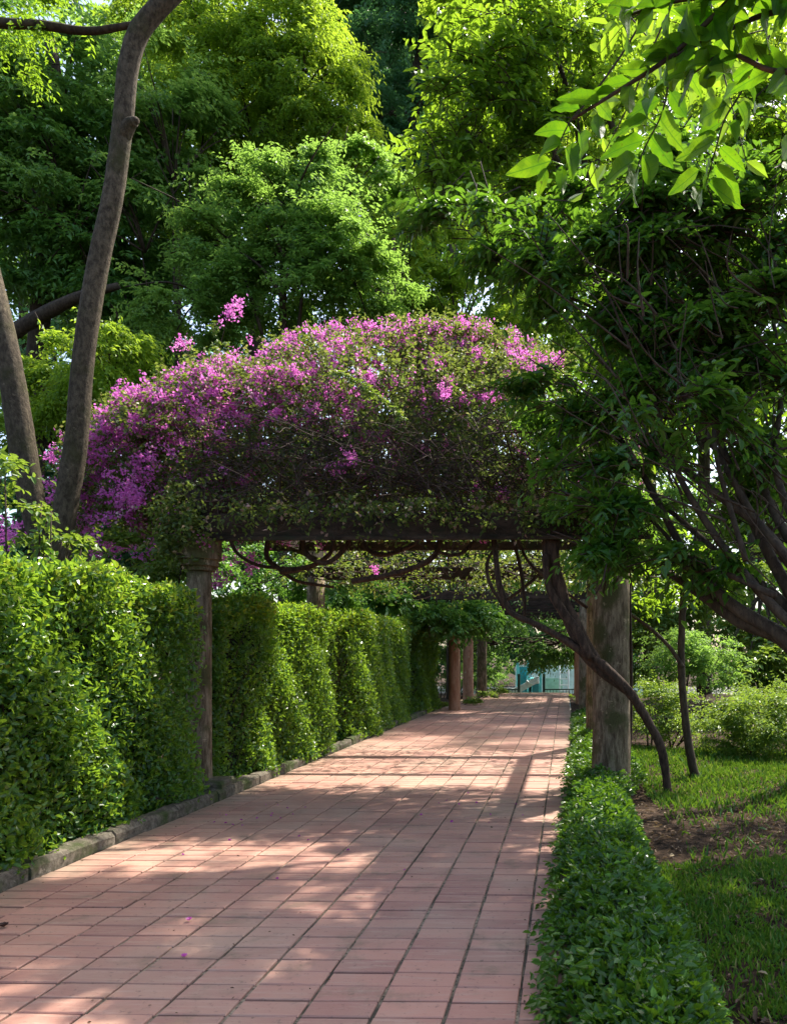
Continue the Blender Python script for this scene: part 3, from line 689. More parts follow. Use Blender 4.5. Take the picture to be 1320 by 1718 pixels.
# more trees closing the view
fill = [('soft fresh green tree filling in between the leaning trunk and the feathery tree', 300, 20.3, M_layer, [(290, 170, 20.3, 100, 110, 1.6, 420), (225, 330, 20, 95, 90, 1.5, 330), (330, 330, 20.5, 80, 80, 1.4, 260), (630, 300, 21, 80, 60, 1.4, 240), (60, 290, 19.5, 110, 60, 1.4, 240), (30, 170, 19.5, 90, 50, 1.4, 160)]),
        ('mid green tree directly behind the dark middle of the bougainvillea', 760, 26, M_far2, [(700, 720, 26, 130, 80, 1.6, 420), (850, 720, 26, 110, 90, 1.6, 420), (780, 600, 27, 160, 60, 1.6, 350), (560, 760, 26, 110, 70, 1.6, 300)]),
        ('sunlit yellow-green tree far behind the ovate-leaved tree, top right of centre', 1090, 29, M_feather, [(830, 60, 29, 110, 140, 3, 800), (960, 160, 29, 120, 170, 3, 700), (820, 280, 29, 100, 110, 3, 500), (1110, 60, 29, 140, 160, 3, 500), (1280, 180, 29, 120, 200, 3, 500)]),
        ('dark distant tree closing the top centre', 680, 44, M_blue, [(640, -20, 44, 90, 130, 4, 800), (740, 20, 44, 90, 150, 4, 800), (700, 200, 44, 110, 130, 4, 500), (560, -40, 44, 100, 100, 4, 400), (300, -30, 44, 160, 90, 4, 500)]),
        ('pale far tree behind the upper left, sky showing through', 40, 34, M_layer, [(60, 150, 34, 170, 170, 3, 350), (250, 100, 34, 130, 170, 3, 350), (60, 380, 34, 150, 160, 3, 350), (320, 350, 34, 200, 220, 3, 400), (90, 620, 34, 160, 160, 3, 400)]),
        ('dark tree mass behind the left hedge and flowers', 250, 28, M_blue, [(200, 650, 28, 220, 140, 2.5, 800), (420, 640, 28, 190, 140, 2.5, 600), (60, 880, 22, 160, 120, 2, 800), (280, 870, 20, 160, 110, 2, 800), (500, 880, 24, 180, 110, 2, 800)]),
        ('dark leafy tree overhanging the path beyond the hedge', 660, 21, M_dark, [(640, 985, 20, 100, 40, 1.2, 380), (710, 1010, 21, 60, 45, 1.2, 300), (600, 930, 23, 120, 60, 1.2, 400), (690, 1060, 24, 30, 70, 1.0, 240), (735, 1035, 19.6, 50, 30, .8, 260), (800, 1030, 20.5, 50, 26, .8, 220), (640, 1000, 17.5, 60, 24, .8, 160)]),
        ('far green tree behind the right end of the pergola', 1010, 48, M_layer, [(870, 900, 48, 150, 120, 3, 600), (760, 950, 50, 150, 110, 3, 500), (1010, 850, 47, 140, 150, 3, 600)]),
        ('tall far tree behind the thick leaves on the right', 1180, 30, M_layer, [(1120, 420, 30, 180, 220, 3, 600), (1300, 520, 28, 160, 260, 3, 600), (1180, 760, 28, 190, 160, 2.5, 700), (1000, 560, 32, 150, 150, 3, 500)]),
        ('light green tree beyond the garden on the right', 1260, 22, M_bush, [(1130, 1000, 22, 110, 80, 1.6, 500), (1280, 1000, 20, 110, 100, 1.6, 500), (1290, 1110, 18, 90, 50, 1.0, 400), (1200, 920, 24, 140, 80, 1.6, 500), (1310, 800, 23, 90, 110, 1.4, 450), (1090, 1090, 24, 60, 60, 1.2, 200)]),
        ('far tree behind the playground', 1040, 60, M_blue, [(900, 1010, 60, 120, 90, 5, 600), (820, 1060, 52, 60, 80, 3, 350), (1040, 1040, 60, 90, 100, 4, 500), (700, 1060, 55, 120, 90, 4, 500), (980, 1120, 52, 60, 40, 3, 250)])]
for lb, bx, Y, mt, el in fill:
    tree(lb, bx, Y, mt, el, 11, .9 * (Y / 30) ** .5, .0062 * Y * 1.35, .0029 * Y * 1.4, None, 26 if Y > 25 else 14, droop=.25, flat_=.6)

# the wood that closes the view, far off
n = 2200
B = np.stack([rng.uniform(-62, 36, n), rng.uniform(60, 72, n), rng.random(n) ** .9 * 62 - 1], 1); B = B[(B[:, 0] < -9) | (B[:, 0] > 6) | (B[:, 2] > 1)]; n = len(B)
L = sprays(B, rdir(n) * np.array([1, .6, .5]), unit(np.array([0, -.35, .8]) + rng.normal(0, .3, (n, 3))), rng.uniform(2., 4., n), 13, .95, .48, droop=.3, jit=.4)
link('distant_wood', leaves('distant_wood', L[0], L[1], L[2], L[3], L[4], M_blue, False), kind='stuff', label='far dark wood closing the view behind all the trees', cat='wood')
# understorey shrubs behind the left hedge, between trunk and pillar
def bush(label, ells, mat, k=8, sl=.3, ll=.06, lw=.032, name='shrub', quad=False, group=None, flat_=.5, stems=10, **kw):
    c = at(*ells[0][:3]); t = thing(name, label, 'shrub', (c[0], c[1], 0), group)
    mb = MB()
    for _ in range(stems):
        e = random.choice(ells); q = at(e[0] + random.uniform(-.7, .7) * e[3], e[1] + random.uniform(-.6, .4) * e[4], e[2] + random.uniform(-.4, .4) * e[5])
        b = np.array([c[0] + (q[0] - c[0]) * .5, c[1] + (q[1] - c[1]) * .5, 0]); mb.tube([b, (b + q) / 2 + rng.normal(0, .06, 3), q], [.018, .006], 5, 3)
    child('stems', mb.mesh('stems', M_dbark, True), t, kind='stuff')
    crown(t, ells, mat, k, sl, ll, lw, quad=quad, flat_=flat_, **kw)
    return t
bush('green leafy shrub between the leaning trunks and the hedge pillar', [(210, 930, 8.9, 75, 60, .5, 240), (280, 960, 8.9, 60, 60, .4, 160)], M_bush, quad=True)
bush('young pale shoots above the hedge at the left edge', [(15, 800, 6.9, 40, 45, .3, 26), (60, 850, 7, 45, 30, .3, 16), (100, 905, 7.2, 60, 16, .3, 30)], M_bush, 7, .25, .075, .04, quad=True)
bush('dark shrub behind the pergola left pillar', [(430, 960, 13.5, 110, 60, .6, 500), (540, 985, 14, 80, 50, .6, 300), (330, 940, 12.5, 60, 60, .5, 220), (480, 900, 16, 120, 60, .6, 300)], M_dark, 9, .35, .085, .045)
bush('round bush beyond the sapling', [(1130, 1090, 17, 75, 55, .9, 700), (1200, 1110, 16.5, 60, 50, .8, 500)], M_layer, 8, .3, .07, .035, group='garden bushes on the right')
bush('arching pale shrub behind the thick pillar', [(1100, 1185, 13, 55, 60, .7, 420), (1150, 1200, 12.6, 50, 45, .6, 280)], M_bush, 8, .3, .055, .026, group='garden bushes on the right')
bush('low yellow-topped bush row at the right edge', [(1280, 1205, 11.6, 75, 60, .8, 900), (1210, 1225, 11.8, 60, 55, .7, 600), (1370, 1200, 11.3, 80, 70, .8, 600), (1310, 1165, 12.6, 80, 40, .8, 500)], M_bush, 8, .28, .055, .026, group='garden bushes on the right', shell=.7)
bush('sunlit bush by the far left pillars', [(735, 1190, 22, 22, 16, .5, 120), (792, 1180, 24, 22, 14, .6, 160), (815, 1168, 27, 22, 14, .6, 160), (840, 1160, 30, 18, 14, .6, 120)], M_bush, 8, .25, .08, .04)
bush('tall leafy plant where the path ends', [(846, 1145, 37, 14, 20, .6, 120), (815, 1125, 34, 28, 40, .8, 260)], M_layer, 8, .4, .13, .06)
bush('leafy verge at the foot of the far right pillar', [(962, 1178, 26, 12, 12, .5, 70)], M_bush, 8, .25, .08, .04, stems=3)
bush('dark thicket among the far pillars on the left', [(740, 1110, 27, 36, 60, .8, 500), (800, 1130, 31, 40, 50, .8, 420)], M_far, 9, .4, .10, .05)

# vine roof over the far pergola
vr = thing('climbing_vine', 'green climbing vine roofing the far pergola over the path', 'vine', (.9, 20, 0))
n = 2300
B = np.stack([rng.uniform(-4.6, 1.5, n), rng.uniform(18, 31, n), 3.1 + rng.random(n) ** 2 * .7], 1)
B = B[(np.abs(B[:, 0] + 1.3) > 1.5) | (B[:, 1] > 29) | (rng.random(n) < .3)]; B = B[(B[:, 1] > 25) | (rng.random(len(B)) < .3)]; n = len(B)
m_ = rng.random(n) < .3; B[m_, 2] = rng.uniform(2.2, 3.1, m_.sum()); B[m_, 0] = np.where(rng.random(m_.sum()) < .5, rng.uniform(-4.3, -3.2, m_.sum()), rng.uniform(.2, 1.5, m_.sum()))
L = sprays(B, rdir(n) * np.array([1, 1, .5]) - np.array([0, 0, .3]), np.tile([0, -.3, 1.], (n, 1)), rng.uniform(.25, .6, n), 8, .11, .065, droop=.5, jit=.45)
child('foliage', leaves('foliage', *L[:3], L[3], L[4], M_far, False), vr, kind='stuff')
mb = MB(); mb.tube([(.95, 20, 0), (.9, 20, 1.2), (.8, 20.1, 2.4), (.2, 20.5, 3.1), (-1.5, 22, 3.2)], [.07, .03], 8, 4, .2); child('stem', mb.mesh('stem', M_stem, True), vr)
tree('low leafy boughs arching over the far end of the path', 1000, 29.5, M_far,
     [(870, 1088, 30.5, 75, 26, .8, 420), (915, 1090, 29.5, 60, 24, .6, 220), (780, 1090, 30, 50, 30, .8, 180), (935, 1085, 30.8, 50, 26, .8, 180), (860, 1035, 31, 110, 36, .8, 260), (990, 1060, 30, 50, 60, .8, 180)],
     9, .5, .12, .07, [(1002, 1050), (960, 990)], 9, droop=.6, flat_=.5)
# vine canopy between the two pergolas, right and back of the flowers
v2 = thing('climbing_vine', 'sparse brown and green vine hanging behind the near pergola beam', 'vine', (1.0, 13.4, 0))
n = 1000
B = np.stack([rng.uniform(-4.4, 1.3, n), rng.uniform(11.5, 14.5, n), 2.75 + rng.random(n) ** 1.5 * .9], 1)
L = sprays(B, rdir(n) * np.array([1, 1, .5]), np.tile([0, -.3, 1.], (n, 1)), rng.uniform(.2, .45, n), 7, .065, .038, droop=.5, jit=.5)
child('foliage', leaves('foliage', *L[:3], L[3], L[4], M_boug, False), v2, kind='stuff')
mb = MB()
for _ in range(160):
    a = np.array([random.uniform(-4.2, 1.2), random.uniform(11.5, 14), random.uniform(2.7, 3.1)]); d = rng.normal(0, .5, 3) * np.array([1, .5, .35])
    mb.tube([a, a + d * .5 + rng.normal(0, .08, 3), a + d], [.01, .004], 4, 3, cap=False)
child('twigs', mb.mesh('twigs', M_twig), v2, kind='stuff')

# ------------------------------------------------------------------ right side trees
ta = thing('broadleaf_tree', 'tall tree with bright backlit ovate leaves above the path, top right of centre', 'tree', (2.6, 9.2, 0))
mb = MB(); mb.tube([(2.9, 9.4, -.1), (2.8, 9.3, 1.5), (2.4, 9.2, 3.2), (1.6, 9, 5), (.9, 8.9, 6.5), (.4, 8.8, 7.8)], [.13, .11, .09, .07, .05, .03], 12, 4, .08); child('trunk', mb.mesh('trunk', M_dbark, True), ta)
for pts in ([(1000, 480), (900, 380), (800, 330), (700, 320)], [(960, 420), (860, 280), (780, 220), (720, 190)], [(980, 380), (900, 200), (830, 110), (790, 60)], [(990, 330), (960, 180), (930, 80), (930, 0)]): limb(ta, pts, [14, 8, 3], 8.8, M_dbark, n=7)
crown(ta, [(860, 90, 8.6, 140, 120, .9, 190), (790, 190, 8.5, 130, 95, .8, 170), (960, 40, 8.8, 120, 110, .9, 130), (740, 290, 8.3, 85, 65, .6, 80), (950, 250, 8.8, 140, 120, .9, 150), (860, 350, 8.4, 100, 70, .6, 90), (1120, 120, 9, 130, 130, .9, 120), (1160, 640, 7.6, 130, 110, .8, 150), (1080, 560, 7.2, 100, 80, .6, 120), (1270, 190, 7.6, 110, 90, .6, 120), (1520, 620, 8.9, 210, 130, 1.2, 330)],  # low masses behind the dark tree and out of frame added to shade the ground
      M_gloss, 11, .42, .11, .046, quad=True, shell=.1, droop=.3, jit=.2, flat_=.5, twig=1100, pad=7, helio=.7)
tb = thing('broadleaf_tree', 'dark shaded tree with fanning bare branches crowding the right edge', 'tree', (3.2, 5.0, 0))
root = at(1330, 1085, 5.0)
fan = [([(1420, 1250), (1330, 1085), (1240, 1040), (1180, 1000), (1120, 960)], [38, 26, 10]), ([(1420, 1180), (1320, 1075), (1220, 1010), (1150, 930), (1080, 800), (1030, 720)], [34, 22, 12, 8]),
       ([(1420, 1150), (1310, 1010), (1230, 950), (1150, 880), (1090, 830)], [24, 12, 6]), ([(1400, 1120), (1300, 950), (1230, 800), (1180, 650), (1160, 500)], [26, 14, 6]), ([(1400, 1060), (1290, 900), (1190, 820), (1120, 760), (1060, 660), (980, 580)], [20, 12, 5]),
       ([(1420, 1000), (1320, 900), (1270, 780), (1250, 620), (1230, 440)], [22, 12, 5]), ([(1380, 1100), (1280, 1000), (1200, 900), (1130, 780), (1090, 640), (1060, 500)], [20, 12, 5]), ([(1340, 900), (1300, 780), (1310, 640), (1290, 500)], [14, 6]),
       ([(1250, 940), (1200, 760), (1190, 600), (1110, 480)], [10, 4]), ([(1300, 1000), (1210, 960), (1160, 950), (1100, 880), (1050, 850)], [12, 5]), ([(1340, 960), (1260, 860), (1180, 720), (1100, 600), (1000, 520), (900, 480)], [14, 8, 4])]
P0 = np.array([3.2, 5.0, -.1]); mb = MB(); q0 = at(1420, 1200, 5.0); mb.tube([P0, P0 + np.array([-.1, 0, .5]), q0, at(1400, 1080, 5.0)], [.15, .13, .11, .09], 14, 4, .1); child('trunk', mb.mesh('trunk', M_dbark, True), tb)
for i, (pts, w_) in enumerate(fan):
    limb(tb, pts, w_, np.linspace(5.0, 5.9 + .12 * (i % 6), len(pts)), M_dbark, n=9)
mb = MB()
for _ in range(150):
    px = random.uniform(1030, 1330); py = random.uniform(450, 1030)
    if py > 760 + (px - 1030) * 1.0: continue
    a = at(px, py, random.uniform(4.6, 5.8)); d = np.array([-.5, 0, .6]) + rng.normal(0, .3, 3); d *= random.uniform(.3, .8)
    mb.tube([a, a + d * .5 + rng.normal(0, .04, 3), a + d], [random.uniform(.004, .009), .003], 5, 3, cap=False)
child('twigs', mb.mesh('twigs', M_dbark, True), tb, kind='stuff')
crown(tb, [(1180, 420, 5.8, 190, 140, .8, 420), (1010, 440, 6, 150, 95, .6, 230), (1150, 570, 5.7, 150, 110, .7, 230), (1280, 620, 5.4, 110, 160, .7, 190), (900, 420, 6.2, 130, 70, .5, 130), (790, 355, 6.4, 110, 40, .4, 70), (1010, 540, 6, 90, 60, .4, 90), (1450, 480, 7.0, 190, 150, 1.3, 420), (1560, 300, 6, 200, 170, 1.3, 300),  # last two masses here are out of frame, added to shade the grass
            (885, 640, 6.2, 80, 24, .3, 30), (980, 690, 6, 90, 36, .35, 50), (975, 780, 5.8, 90, 26, .35, 40), (1070, 690, 5.8, 80, 110, .4, 80), (1040, 845, 5.7, 95, 36, .4, 70), (1030, 915, 5.6, 80, 26, .35, 65), (1160, 930, 5.5, 100, 30, .4, 65), (1280, 800, 6.2, 90, 110, .5, 80), (1290, 330, 5.6, 120, 120, .7, 170), (1090, 300, 6, 130, 70, .5, 130), (1140, 690, 4.9, 120, 60, .35, 40)],
      M_near, 12, .42, .09, .04, quad=True, shell=.1, droop=.32, jit=.2, flat_=.6, twig=1800)

vr2 = thing('climbing_vine', 'fine-leaved mid-green vine spilling over the right end of the near pergola', 'vine', (.95, 9.0, 0))
mb = MB(); mb.tube([(.72, 9.12, -.05), (.755, 9.0, 1.0), (.74, 9.02, 2.2), (.7, 8.9, 3.0), (.6, 8.7, 3.6), (.4, 8.4, 4.2)], [.022, .01], 8, 4, .2); child('stem', mb.mesh('stem', M_stem, True), vr2)
crown(vr2, [(930, 700, 8.3, 70, 55, .4, 260), (985, 770, 8.3, 80, 60, .45, 360), (965, 840, 8.2, 70, 34, .35, 200), (1030, 850, 8.2, 70, 60, .4, 260), (1040, 650, 8.0, 75, 75, .6, 330), (1090, 560, 7.8, 100, 90, .7, 380), (1010, 925, 8.3, 60, 26, .3, 130)], M_far2, 11, .3, .06, .028, shell=.2, droop=.3, pad=12, helio=.5)  # the two high right-hand masses were added to shade the near path

# overhanging branch with large backlit leaves right in front
ML, nn_, ll_, pp_, oo_ = newmat('large_leaf')
uv = N_(nn_, 'ShaderNodeAttribute', attribute_name='uvp').outputs['Vector']
sx = nn_.new('ShaderNodeSeparateXYZ'); ll_.new(uv, sx.inputs[0])
def mth(op, a, b=None):
    m = nn_.new('ShaderNodeMath'); m.operation = op
    for s, x in ((m.inputs[0], a), (m.inputs[1], b)):
        if x is None: continue
        if hasattr(x, 'links'): ll_.new(x, s)
        else: s.default_value = x
    return m.outputs[0]
ax = mth('ABSOLUTE', sx.outputs[0])
vein = mth('FRACT', mth('SUBTRACT', mth('MULTIPLY', sx.outputs[1], 8.0), mth('MULTIPLY', ax, 2.6)))
vl = mth('MINIMUM', vein, mth('SUBTRACT', 1.0, vein))
side_v = ramp(nn_, ll_, vl, .09, .0); mid_v = ramp(nn_, ll_, ax, .045, .01)
vv = mth('MAXIMUM', mth('MULTIPLY', side_v, .55), mid_v)
edge = ramp(nn_, ll_, ax, .42, .5)
oi = nn_.new('ShaderNodeObjectInfo').outputs['Random']
bc = mixc(nn_, ll_, oi, (.035, .12, .008), (.07, .19, .012)); bc = mixc(nn_, ll_, mth('MULTIPLY', vv, .6), bc, (.03, .09, .01))
ll_.new(bc, pp_.inputs['Base Color']); pp_.inputs['Roughness'].default_value = .55; pp_.inputs['Specular IOR Level'].default_value = .25
trn = nn_.new('ShaderNodeBsdfTranslucent'); tc = mixc(nn_, ll_, oi, (.11, .25, .005), (.21, .36, .010))
tc = mixc(nn_, ll_, ramp(nn_, ll_, noise(nn_, ll_, 22, 5, .7, wpos(nn_)), .38, .66), tc, mixc(nn_, ll_, .7, tc, (.07, .2, .008)))
tc = mixc(nn_, ll_, ramp(nn_, ll_, noise(nn_, ll_, 140, 3, .6, wpos(nn_)), .66, .72), tc, (.08, .06, .01))
tc = mixc(nn_, ll_, mth('MULTIPLY', vv, .75), tc, (.05, .16, .01)); ll_.new(tc, trn.inputs[0])
mxs = nn_.new('ShaderNodeMixShader'); mxs.inputs[0].default_value = .55; ll_.new(pp_.outputs[0], mxs.inputs[1]); ll_.new(trn.outputs[0], mxs.inputs[2]); ll_.new(mxs.outputs[0], oo_.inputs[0])
bump(nn_, ll_, mth('MULTIPLY', vv, -1.0), pp_, .5, .002)
def bigleaf(curl, wave_, wid=.36):
    rows = 14; V = []; UV = []; fs = []
    for i in range(rows + 1):
        t = i / rows; half = wid * (math.sin(math.pi * t ** .82) ** .75) * (1 - .30 * t) * .5 * 1.12 if 0 < t < 1 else .004
        if t > .8: half *= 1 - (t - .8) * 1.3
        cy_ = -curl * t * t
        for s in (-1, -.5, 0, .5, 1):
            z = cy_ + abs(s) * half * .35 + math.sin(t * 17 + s * 2) * wave_ * abs(s)
            V.append((s * half, t, z)); UV.append((s * .5 * (half / (wid * .5)), t))
    for i in range(rows):
        for k in range(4): a = i * 5 + k; fs.append((a, a + 1, a + 6, a + 5))
    V = np.array(V)
    return meshdata('leaf', V, np.array(fs).ravel(), np.full(len(fs), 4), ML, True, uv=np.array(UV))
bl = [bigleaf(.14, .014), bigleaf(.26, .022, .38), bigleaf(-.05, .018, .33), bigleaf(.38, .014, .36), bigleaf(.20, .026, .35), bigleaf(.48, .012, .40)]
from mathutils import Vector, Matrix
def place_leaf(bp, tp_, Yb, Yt, parent, roll=0., wsc=1.):
    b = at(*bp, Yb); t = at(*tp_, Yt); d = t - b; ln = np.linalg.norm(d); d = d / ln
    view = np.array([0, 0, H]) - (b + t) / 2; view = view / np.linalg.norm(view)
    # leaf blades spread between horizontal and facing the viewer
    n0 = unit(np.array([0, 0, 1.]) * .75 - view * .9 + rng.normal(0, .2, 3))
    n0 = n0 - d * np.dot(n0, d); n0 /= np.linalg.norm(n0); s = np.cross(d, n0)
    c, sn = math.cos(roll), math.sin(roll); n1 = n0 * c + s * sn; s1 = np.cross(d, n1)
    o = bpy.data.objects.new('leaf', random.choice(bl)); C.objects.link(o); o.parent = parent
    M = Matrix(((s1[0] * ln * wsc, d[0] * ln, n1[0] * ln, b[0]), (s1[1] * ln * wsc, d[1] * ln, n1[1] * ln, b[1]), (s1[2] * ln * wsc, d[2] * ln, n1[2] * ln, b[2]), (0, 0, 0, 1)))
    o.matrix_local = Matrix.Translation(-Vector(parent.location)) @ M
    return o
def cp(x, y): return (820 + x * .3788, 160 + y * .3788)
fronds = [
 ('left spray of large backlit leaves, nearest the middle', [(1085, 20), (1040, 95), (985, 170), (955, 205), (925, 270)],
  [((275, 290), (80, 355)), ((255, 320), (215, 455)), ((320, 215), (160, 225)), ((330, 310), (305, 460)), ((340, 230), (410, 385)), ((400, 165), (445, 325)), ((360, 160), (200, 130)), ((480, 80), (490, 215)), ((400, 60), (260, 40)), ((470, 20), (560, 120))], 1.50),
 ('middle spray of large backlit leaves hanging overhead', [(1200, 40), (1130, 120), (1110, 190), (1080, 250), (1066, 290)],
  [((690, 200), (470, 255)), ((650, 285), (475, 380)), ((665, 325), (580, 510)), ((680, 265), (775, 425)), ((710, 175), (830, 330)), ((700, 100), (520, 175)), ((745, 90), (850, 250)), ((755, 20), (590, 100)), ((800, -20), (880, 110)), ((780, -60), (640, -20)), ((860, -120), (960, 0))], 1.45),
 ('right spray of large backlit leaves, longest and lowest hanging', [(1290, 60), (1245, 150), (1215, 200), (1200, 250), (1182, 315)],
  [((1010, 180), (850, 210)), ((1000, 200), (835, 295)), ((930, 330), (800, 445)), ((945, 415), (880, 545)), ((970, 385), (1115, 510)), ((995, 310), (1135, 445)), ((1020, 230), (1140, 335)), ((1030, 120), (860, 200)), ((1050, 40), (880, 120)), ((1060, 130), (1160, 210)), ((1100, 40), (1215, 185)), ((980, 290), (935, 415)), ((1130, -60), (1230, 50)), ((1110, -30), (960, 0))], 1.38),
 ('spray of large leaves cut by the right edge', [(1380, 60), (1350, 130), (1335, 220), (1326, 270)],
  [((1350, 190), (1270, 290)), ((1350, 290), (1275, 400)), ((1340, 40), (1290, 95)), ((1380, -60), (1250, -20)), ((1370, 60), (1430, 190)), ((1380, -160), (1260, -140))], 1.42)]
for lb, rach, lv, Y in fronds:
    c0 = at(*rach[0], Y); t = thing('leaf_spray', lb + (' by the dark twigs' if 'cut' in lb else ''), 'branch', tuple(c0), 'large-leaved sprays hanging in front at the top right')
    mb = MB(); mb.tube([at(*p, Y) for p in rach], [.0022, .0012], 6, 4); child('stem', mb.mesh('stem', M_dbark, True), t)
    for b, tp_ in lv:
        bp = cp(*b)
        # petiole reaches back to the stem
        place_leaf(bp, cp(*tp_), Y + random.uniform(-.02, .02), Y + random.uniform(-.06, .01), t, random.uniform(-.25, .25), random.uniform(1., 1.2))
        q = min(rach_pt for rach_pt in [(math.hypot(bp[0] - (rach[i][0] * (1 - u) + rach[i + 1][0] * u), bp[1] - (rach[i][1] * (1 - u) + rach[i + 1][1] * u)), rach[i][0] * (1 - u) + rach[i + 1][0] * u, rach[i][1] * (1 - u) + rach[i + 1][1] * u) for i in range(len(rach) - 1) for u in (0, .33, .66, 1)])
        mb = MB(); mb.tube([at(q[1], q[2], Y), at(*bp, Y)], [.0012, .001], 5, 1); child('leaf_stalk', mb.mesh('leaf_stalk', M_gloss, True), t)
# a second layer of the same leaves, farther back and smaller in the picture
t = thing('leaf_spray', 'paler leafy twigs of middle size hanging just behind the large backlit leaves', 'branch', tuple(at(1150, 60, 2.6)))
n = 9; px = rng.uniform(1060, 1340, n); py = rng.uniform(-10, 80, n); Ys = rng.uniform(2.3, 3.1, n)
B = np.array([at(a, b, c) for a, b, c in zip(px, py, Ys)])
L = sprays(B, np.stack([rng.normal(-.3, .5, n), rng.normal(0, .5, n), rng.normal(-.35, .3, n)], 1), rng.normal(0, .3, (n, 3)) + SUNV, rng.uniform(.3, .5, n), 11, .095, .038, droop=.35, jit=.2)
child('foliage', leaves('foliage', *L[:3], L[3], L[4], M_gloss, True), t, kind='stuff')
mb = MB()
for q in range(n):
    d_ = (L[0][q * 11 + 10] - L[0][q * 11]); mb.tube([B[q] - d_ * .5 + np.array([0, 0, .08]), L[0][q * 11], L[0][q * 11 + 5], L[0][q * 11 + 10]], [.004, .0015], 4, 3)
child('stems', mb.mesh('stems', M_dbark, True), t, kind='stuff')
# darker, closer leafy branch across the top right corner
c0 = at(1340, 40, 1.15); t = thing('leaf_spray', 'dark silhouetted leafy branch slanting across the top right corner', 'branch', tuple(c0))
for pts in ([(1420, -120), (1250, -20), (1130, 90), (1040, 150), (960, 200)], [(1420, 20), (1300, 20), (1200, 60), (1120, 100)], [(1400, 110), (1300, 120), (1220, 90), (1150, 130)], [(1380, -60), (1240, -10), (1140, 0), (1040, 30)]):
    Y = 1.15; mb = MB(); mb.tube([at(*p, Y) for p in pts], [.005, .002], 6, 4); child('stem', mb.mesh('stem', M_dbark, True), t)
    for i in range(len(pts) - 1):
        for u in (.1, .45, .8):
            x = pts[i][0] * (1 - u) + pts[i + 1][0] * u; y = pts[i][1] * (1 - u) + pts[i + 1][1] * u
            for sg in (1, -1):
                a = math.atan2(pts[i + 1][1] - pts[i][1], pts[i + 1][0] - pts[i][0]) + sg * random.uniform(.6, 1.0); ln = random.uniform(48, 78)
                if y + math.sin(a) * ln > 215 - (x < 1000) * 60: continue
                place_leaf((x, y), (x + math.cos(a) * ln, y + math.sin(a) * ln), Y, Y - random.uniform(-.03, .06), t, random.uniform(-.5, .5), 1.15)

for q in range(70):                       # unseen leaves added above the frame to shade the branch below
    b = np.array([random.uniform(.05, .9), random.uniform(1.1, 1.7), random.uniform(2.85, 3.2)]); d = rng.normal(0, 1, 3) * np.array([1, 1, .25]); d /= np.linalg.norm(d); ln = random.uniform(.08, .12)
    n1 = np.array([0, 0, 1.]) + rng.normal(0, .25, 3); n1 -= d * np.dot(n1, d); n1 /= np.linalg.norm(n1); s1 = np.cross(d, n1)
    o = bpy.data.objects.new('leaf', random.choice(bl)); C.objects.link(o); o.parent = t
    o.matrix_local = Matrix.Translation(-Vector(t.location)) @ Matrix(((s1[0] * ln, d[0] * ln, n1[0] * ln, b[0]), (s1[1] * ln, d[1] * ln, n1[1] * ln, b[1]), (s1[2] * ln, d[2] * ln, n1[2] * ln, b[2]), (0, 0, 0, 1)))

# sapling on the right
sp = thing('sapling', 'slim dark sapling trunk right of the thick pillar', 'tree', tuple(gnd(1166, 1306)))
limb(sp, [(1168, 1312), (1156, 1260), (1148, 1200), (1142, 1120), (1143, 1050), (1146, 980)], [17, 14, 12, 12, 11, 10], 9.75, M_dbark, 'trunk')
limb(sp, [(1145, 1120), (1122, 1085), (1085, 1050), (1055, 1030), (1030, 1015)], [7, 6, 4], 9.7, M_dbark)
crown(sp, [(1146, 960, 9.75, 90, 60, .7, 200), (1060, 1010, 9.7, 50, 20, .3, 30)], M_gloss, 9, .3, .08, .035, quad=True)

# ------------------------------------------------------------------ ground cover strip right of the path
gc = thing('groundcover_strip', 'low glossy dark green groundcover bordering the right side of the path', 'plants', (.5, 5.5, 0))
nC = 36000
y = 2.4 + (rng.random(nC) ** 1.5) * 17.0
xr = np.interp(y, [2.4, 3.2, 4.2, 5.3, 6.5, 8, 9.2, 19.4], [.60, .62, .66, .60, .62, .62, .95, 1.05])
xl = np.interp(y, [2.4, 3.2, 4.0, 5.0, 8, 12, 19.4], [.04, .03, -.03, -.04, .06, .10, .2]) + .035 * np.sin(y * 7) + .025 * np.sin(y * 17)
u = rng.random(nC); x = xl + (xr - xl) * u
hh = np.interp(y, [2.4, 8.5, 10, 19], [.20, .22, .28, .2]) * (np.sin(np.clip(u, .0, 1) * math.pi) ** .5 * .85 + .15) * (1 + .25 * np.sin(y * 6 + x * 9) * np.sin(x * 14 - y * 3))
z = hh * (1 - rng.random(nC) ** 2 * .55)
P = np.stack([x, y, np.maximum(z, .01)], 1)
keep = ~((np.hypot(x - PR[0], y - PR[1]) < .25) | (np.hypot(x - .56, y - 18.9) < .26)); P = P[keep]; u = u[keep]; nC = len(P)
out = np.stack([(u - .5) * 1.4, rng.normal(0, .35, nC), np.full(nC, .55)], 1)
D = unit(out + rng.normal(0, .45, (nC, 3))); NN = unit(np.stack([(u - .5) * .5, np.full(nC, -.05), np.ones(nC)], 1) + rng.normal(0, .38, (nC, 3)))
Lr = .043 * rng.uniform(.55, 1.5, nC) * np.interp(P[:, 1], [2.4, 8, 19], [.95, 1, 1.3])
child('foliage', leaves('foliage', P, D, NN, Lr, Lr * .6, M_cover, True, .14, .15), gc, kind='stuff')
n = 420; yy = 3.1 + rng.random(n) ** 1.4 * 8; sx_ = rng.random(n) < .5
B = np.stack([np.where(sx_, np.interp(yy, [2.4, 4, 8, 12], [.0, -.05, .06, .1]), rng.uniform(.05, .5, n)), yy, np.where(sx_, .06, .2)], 1)
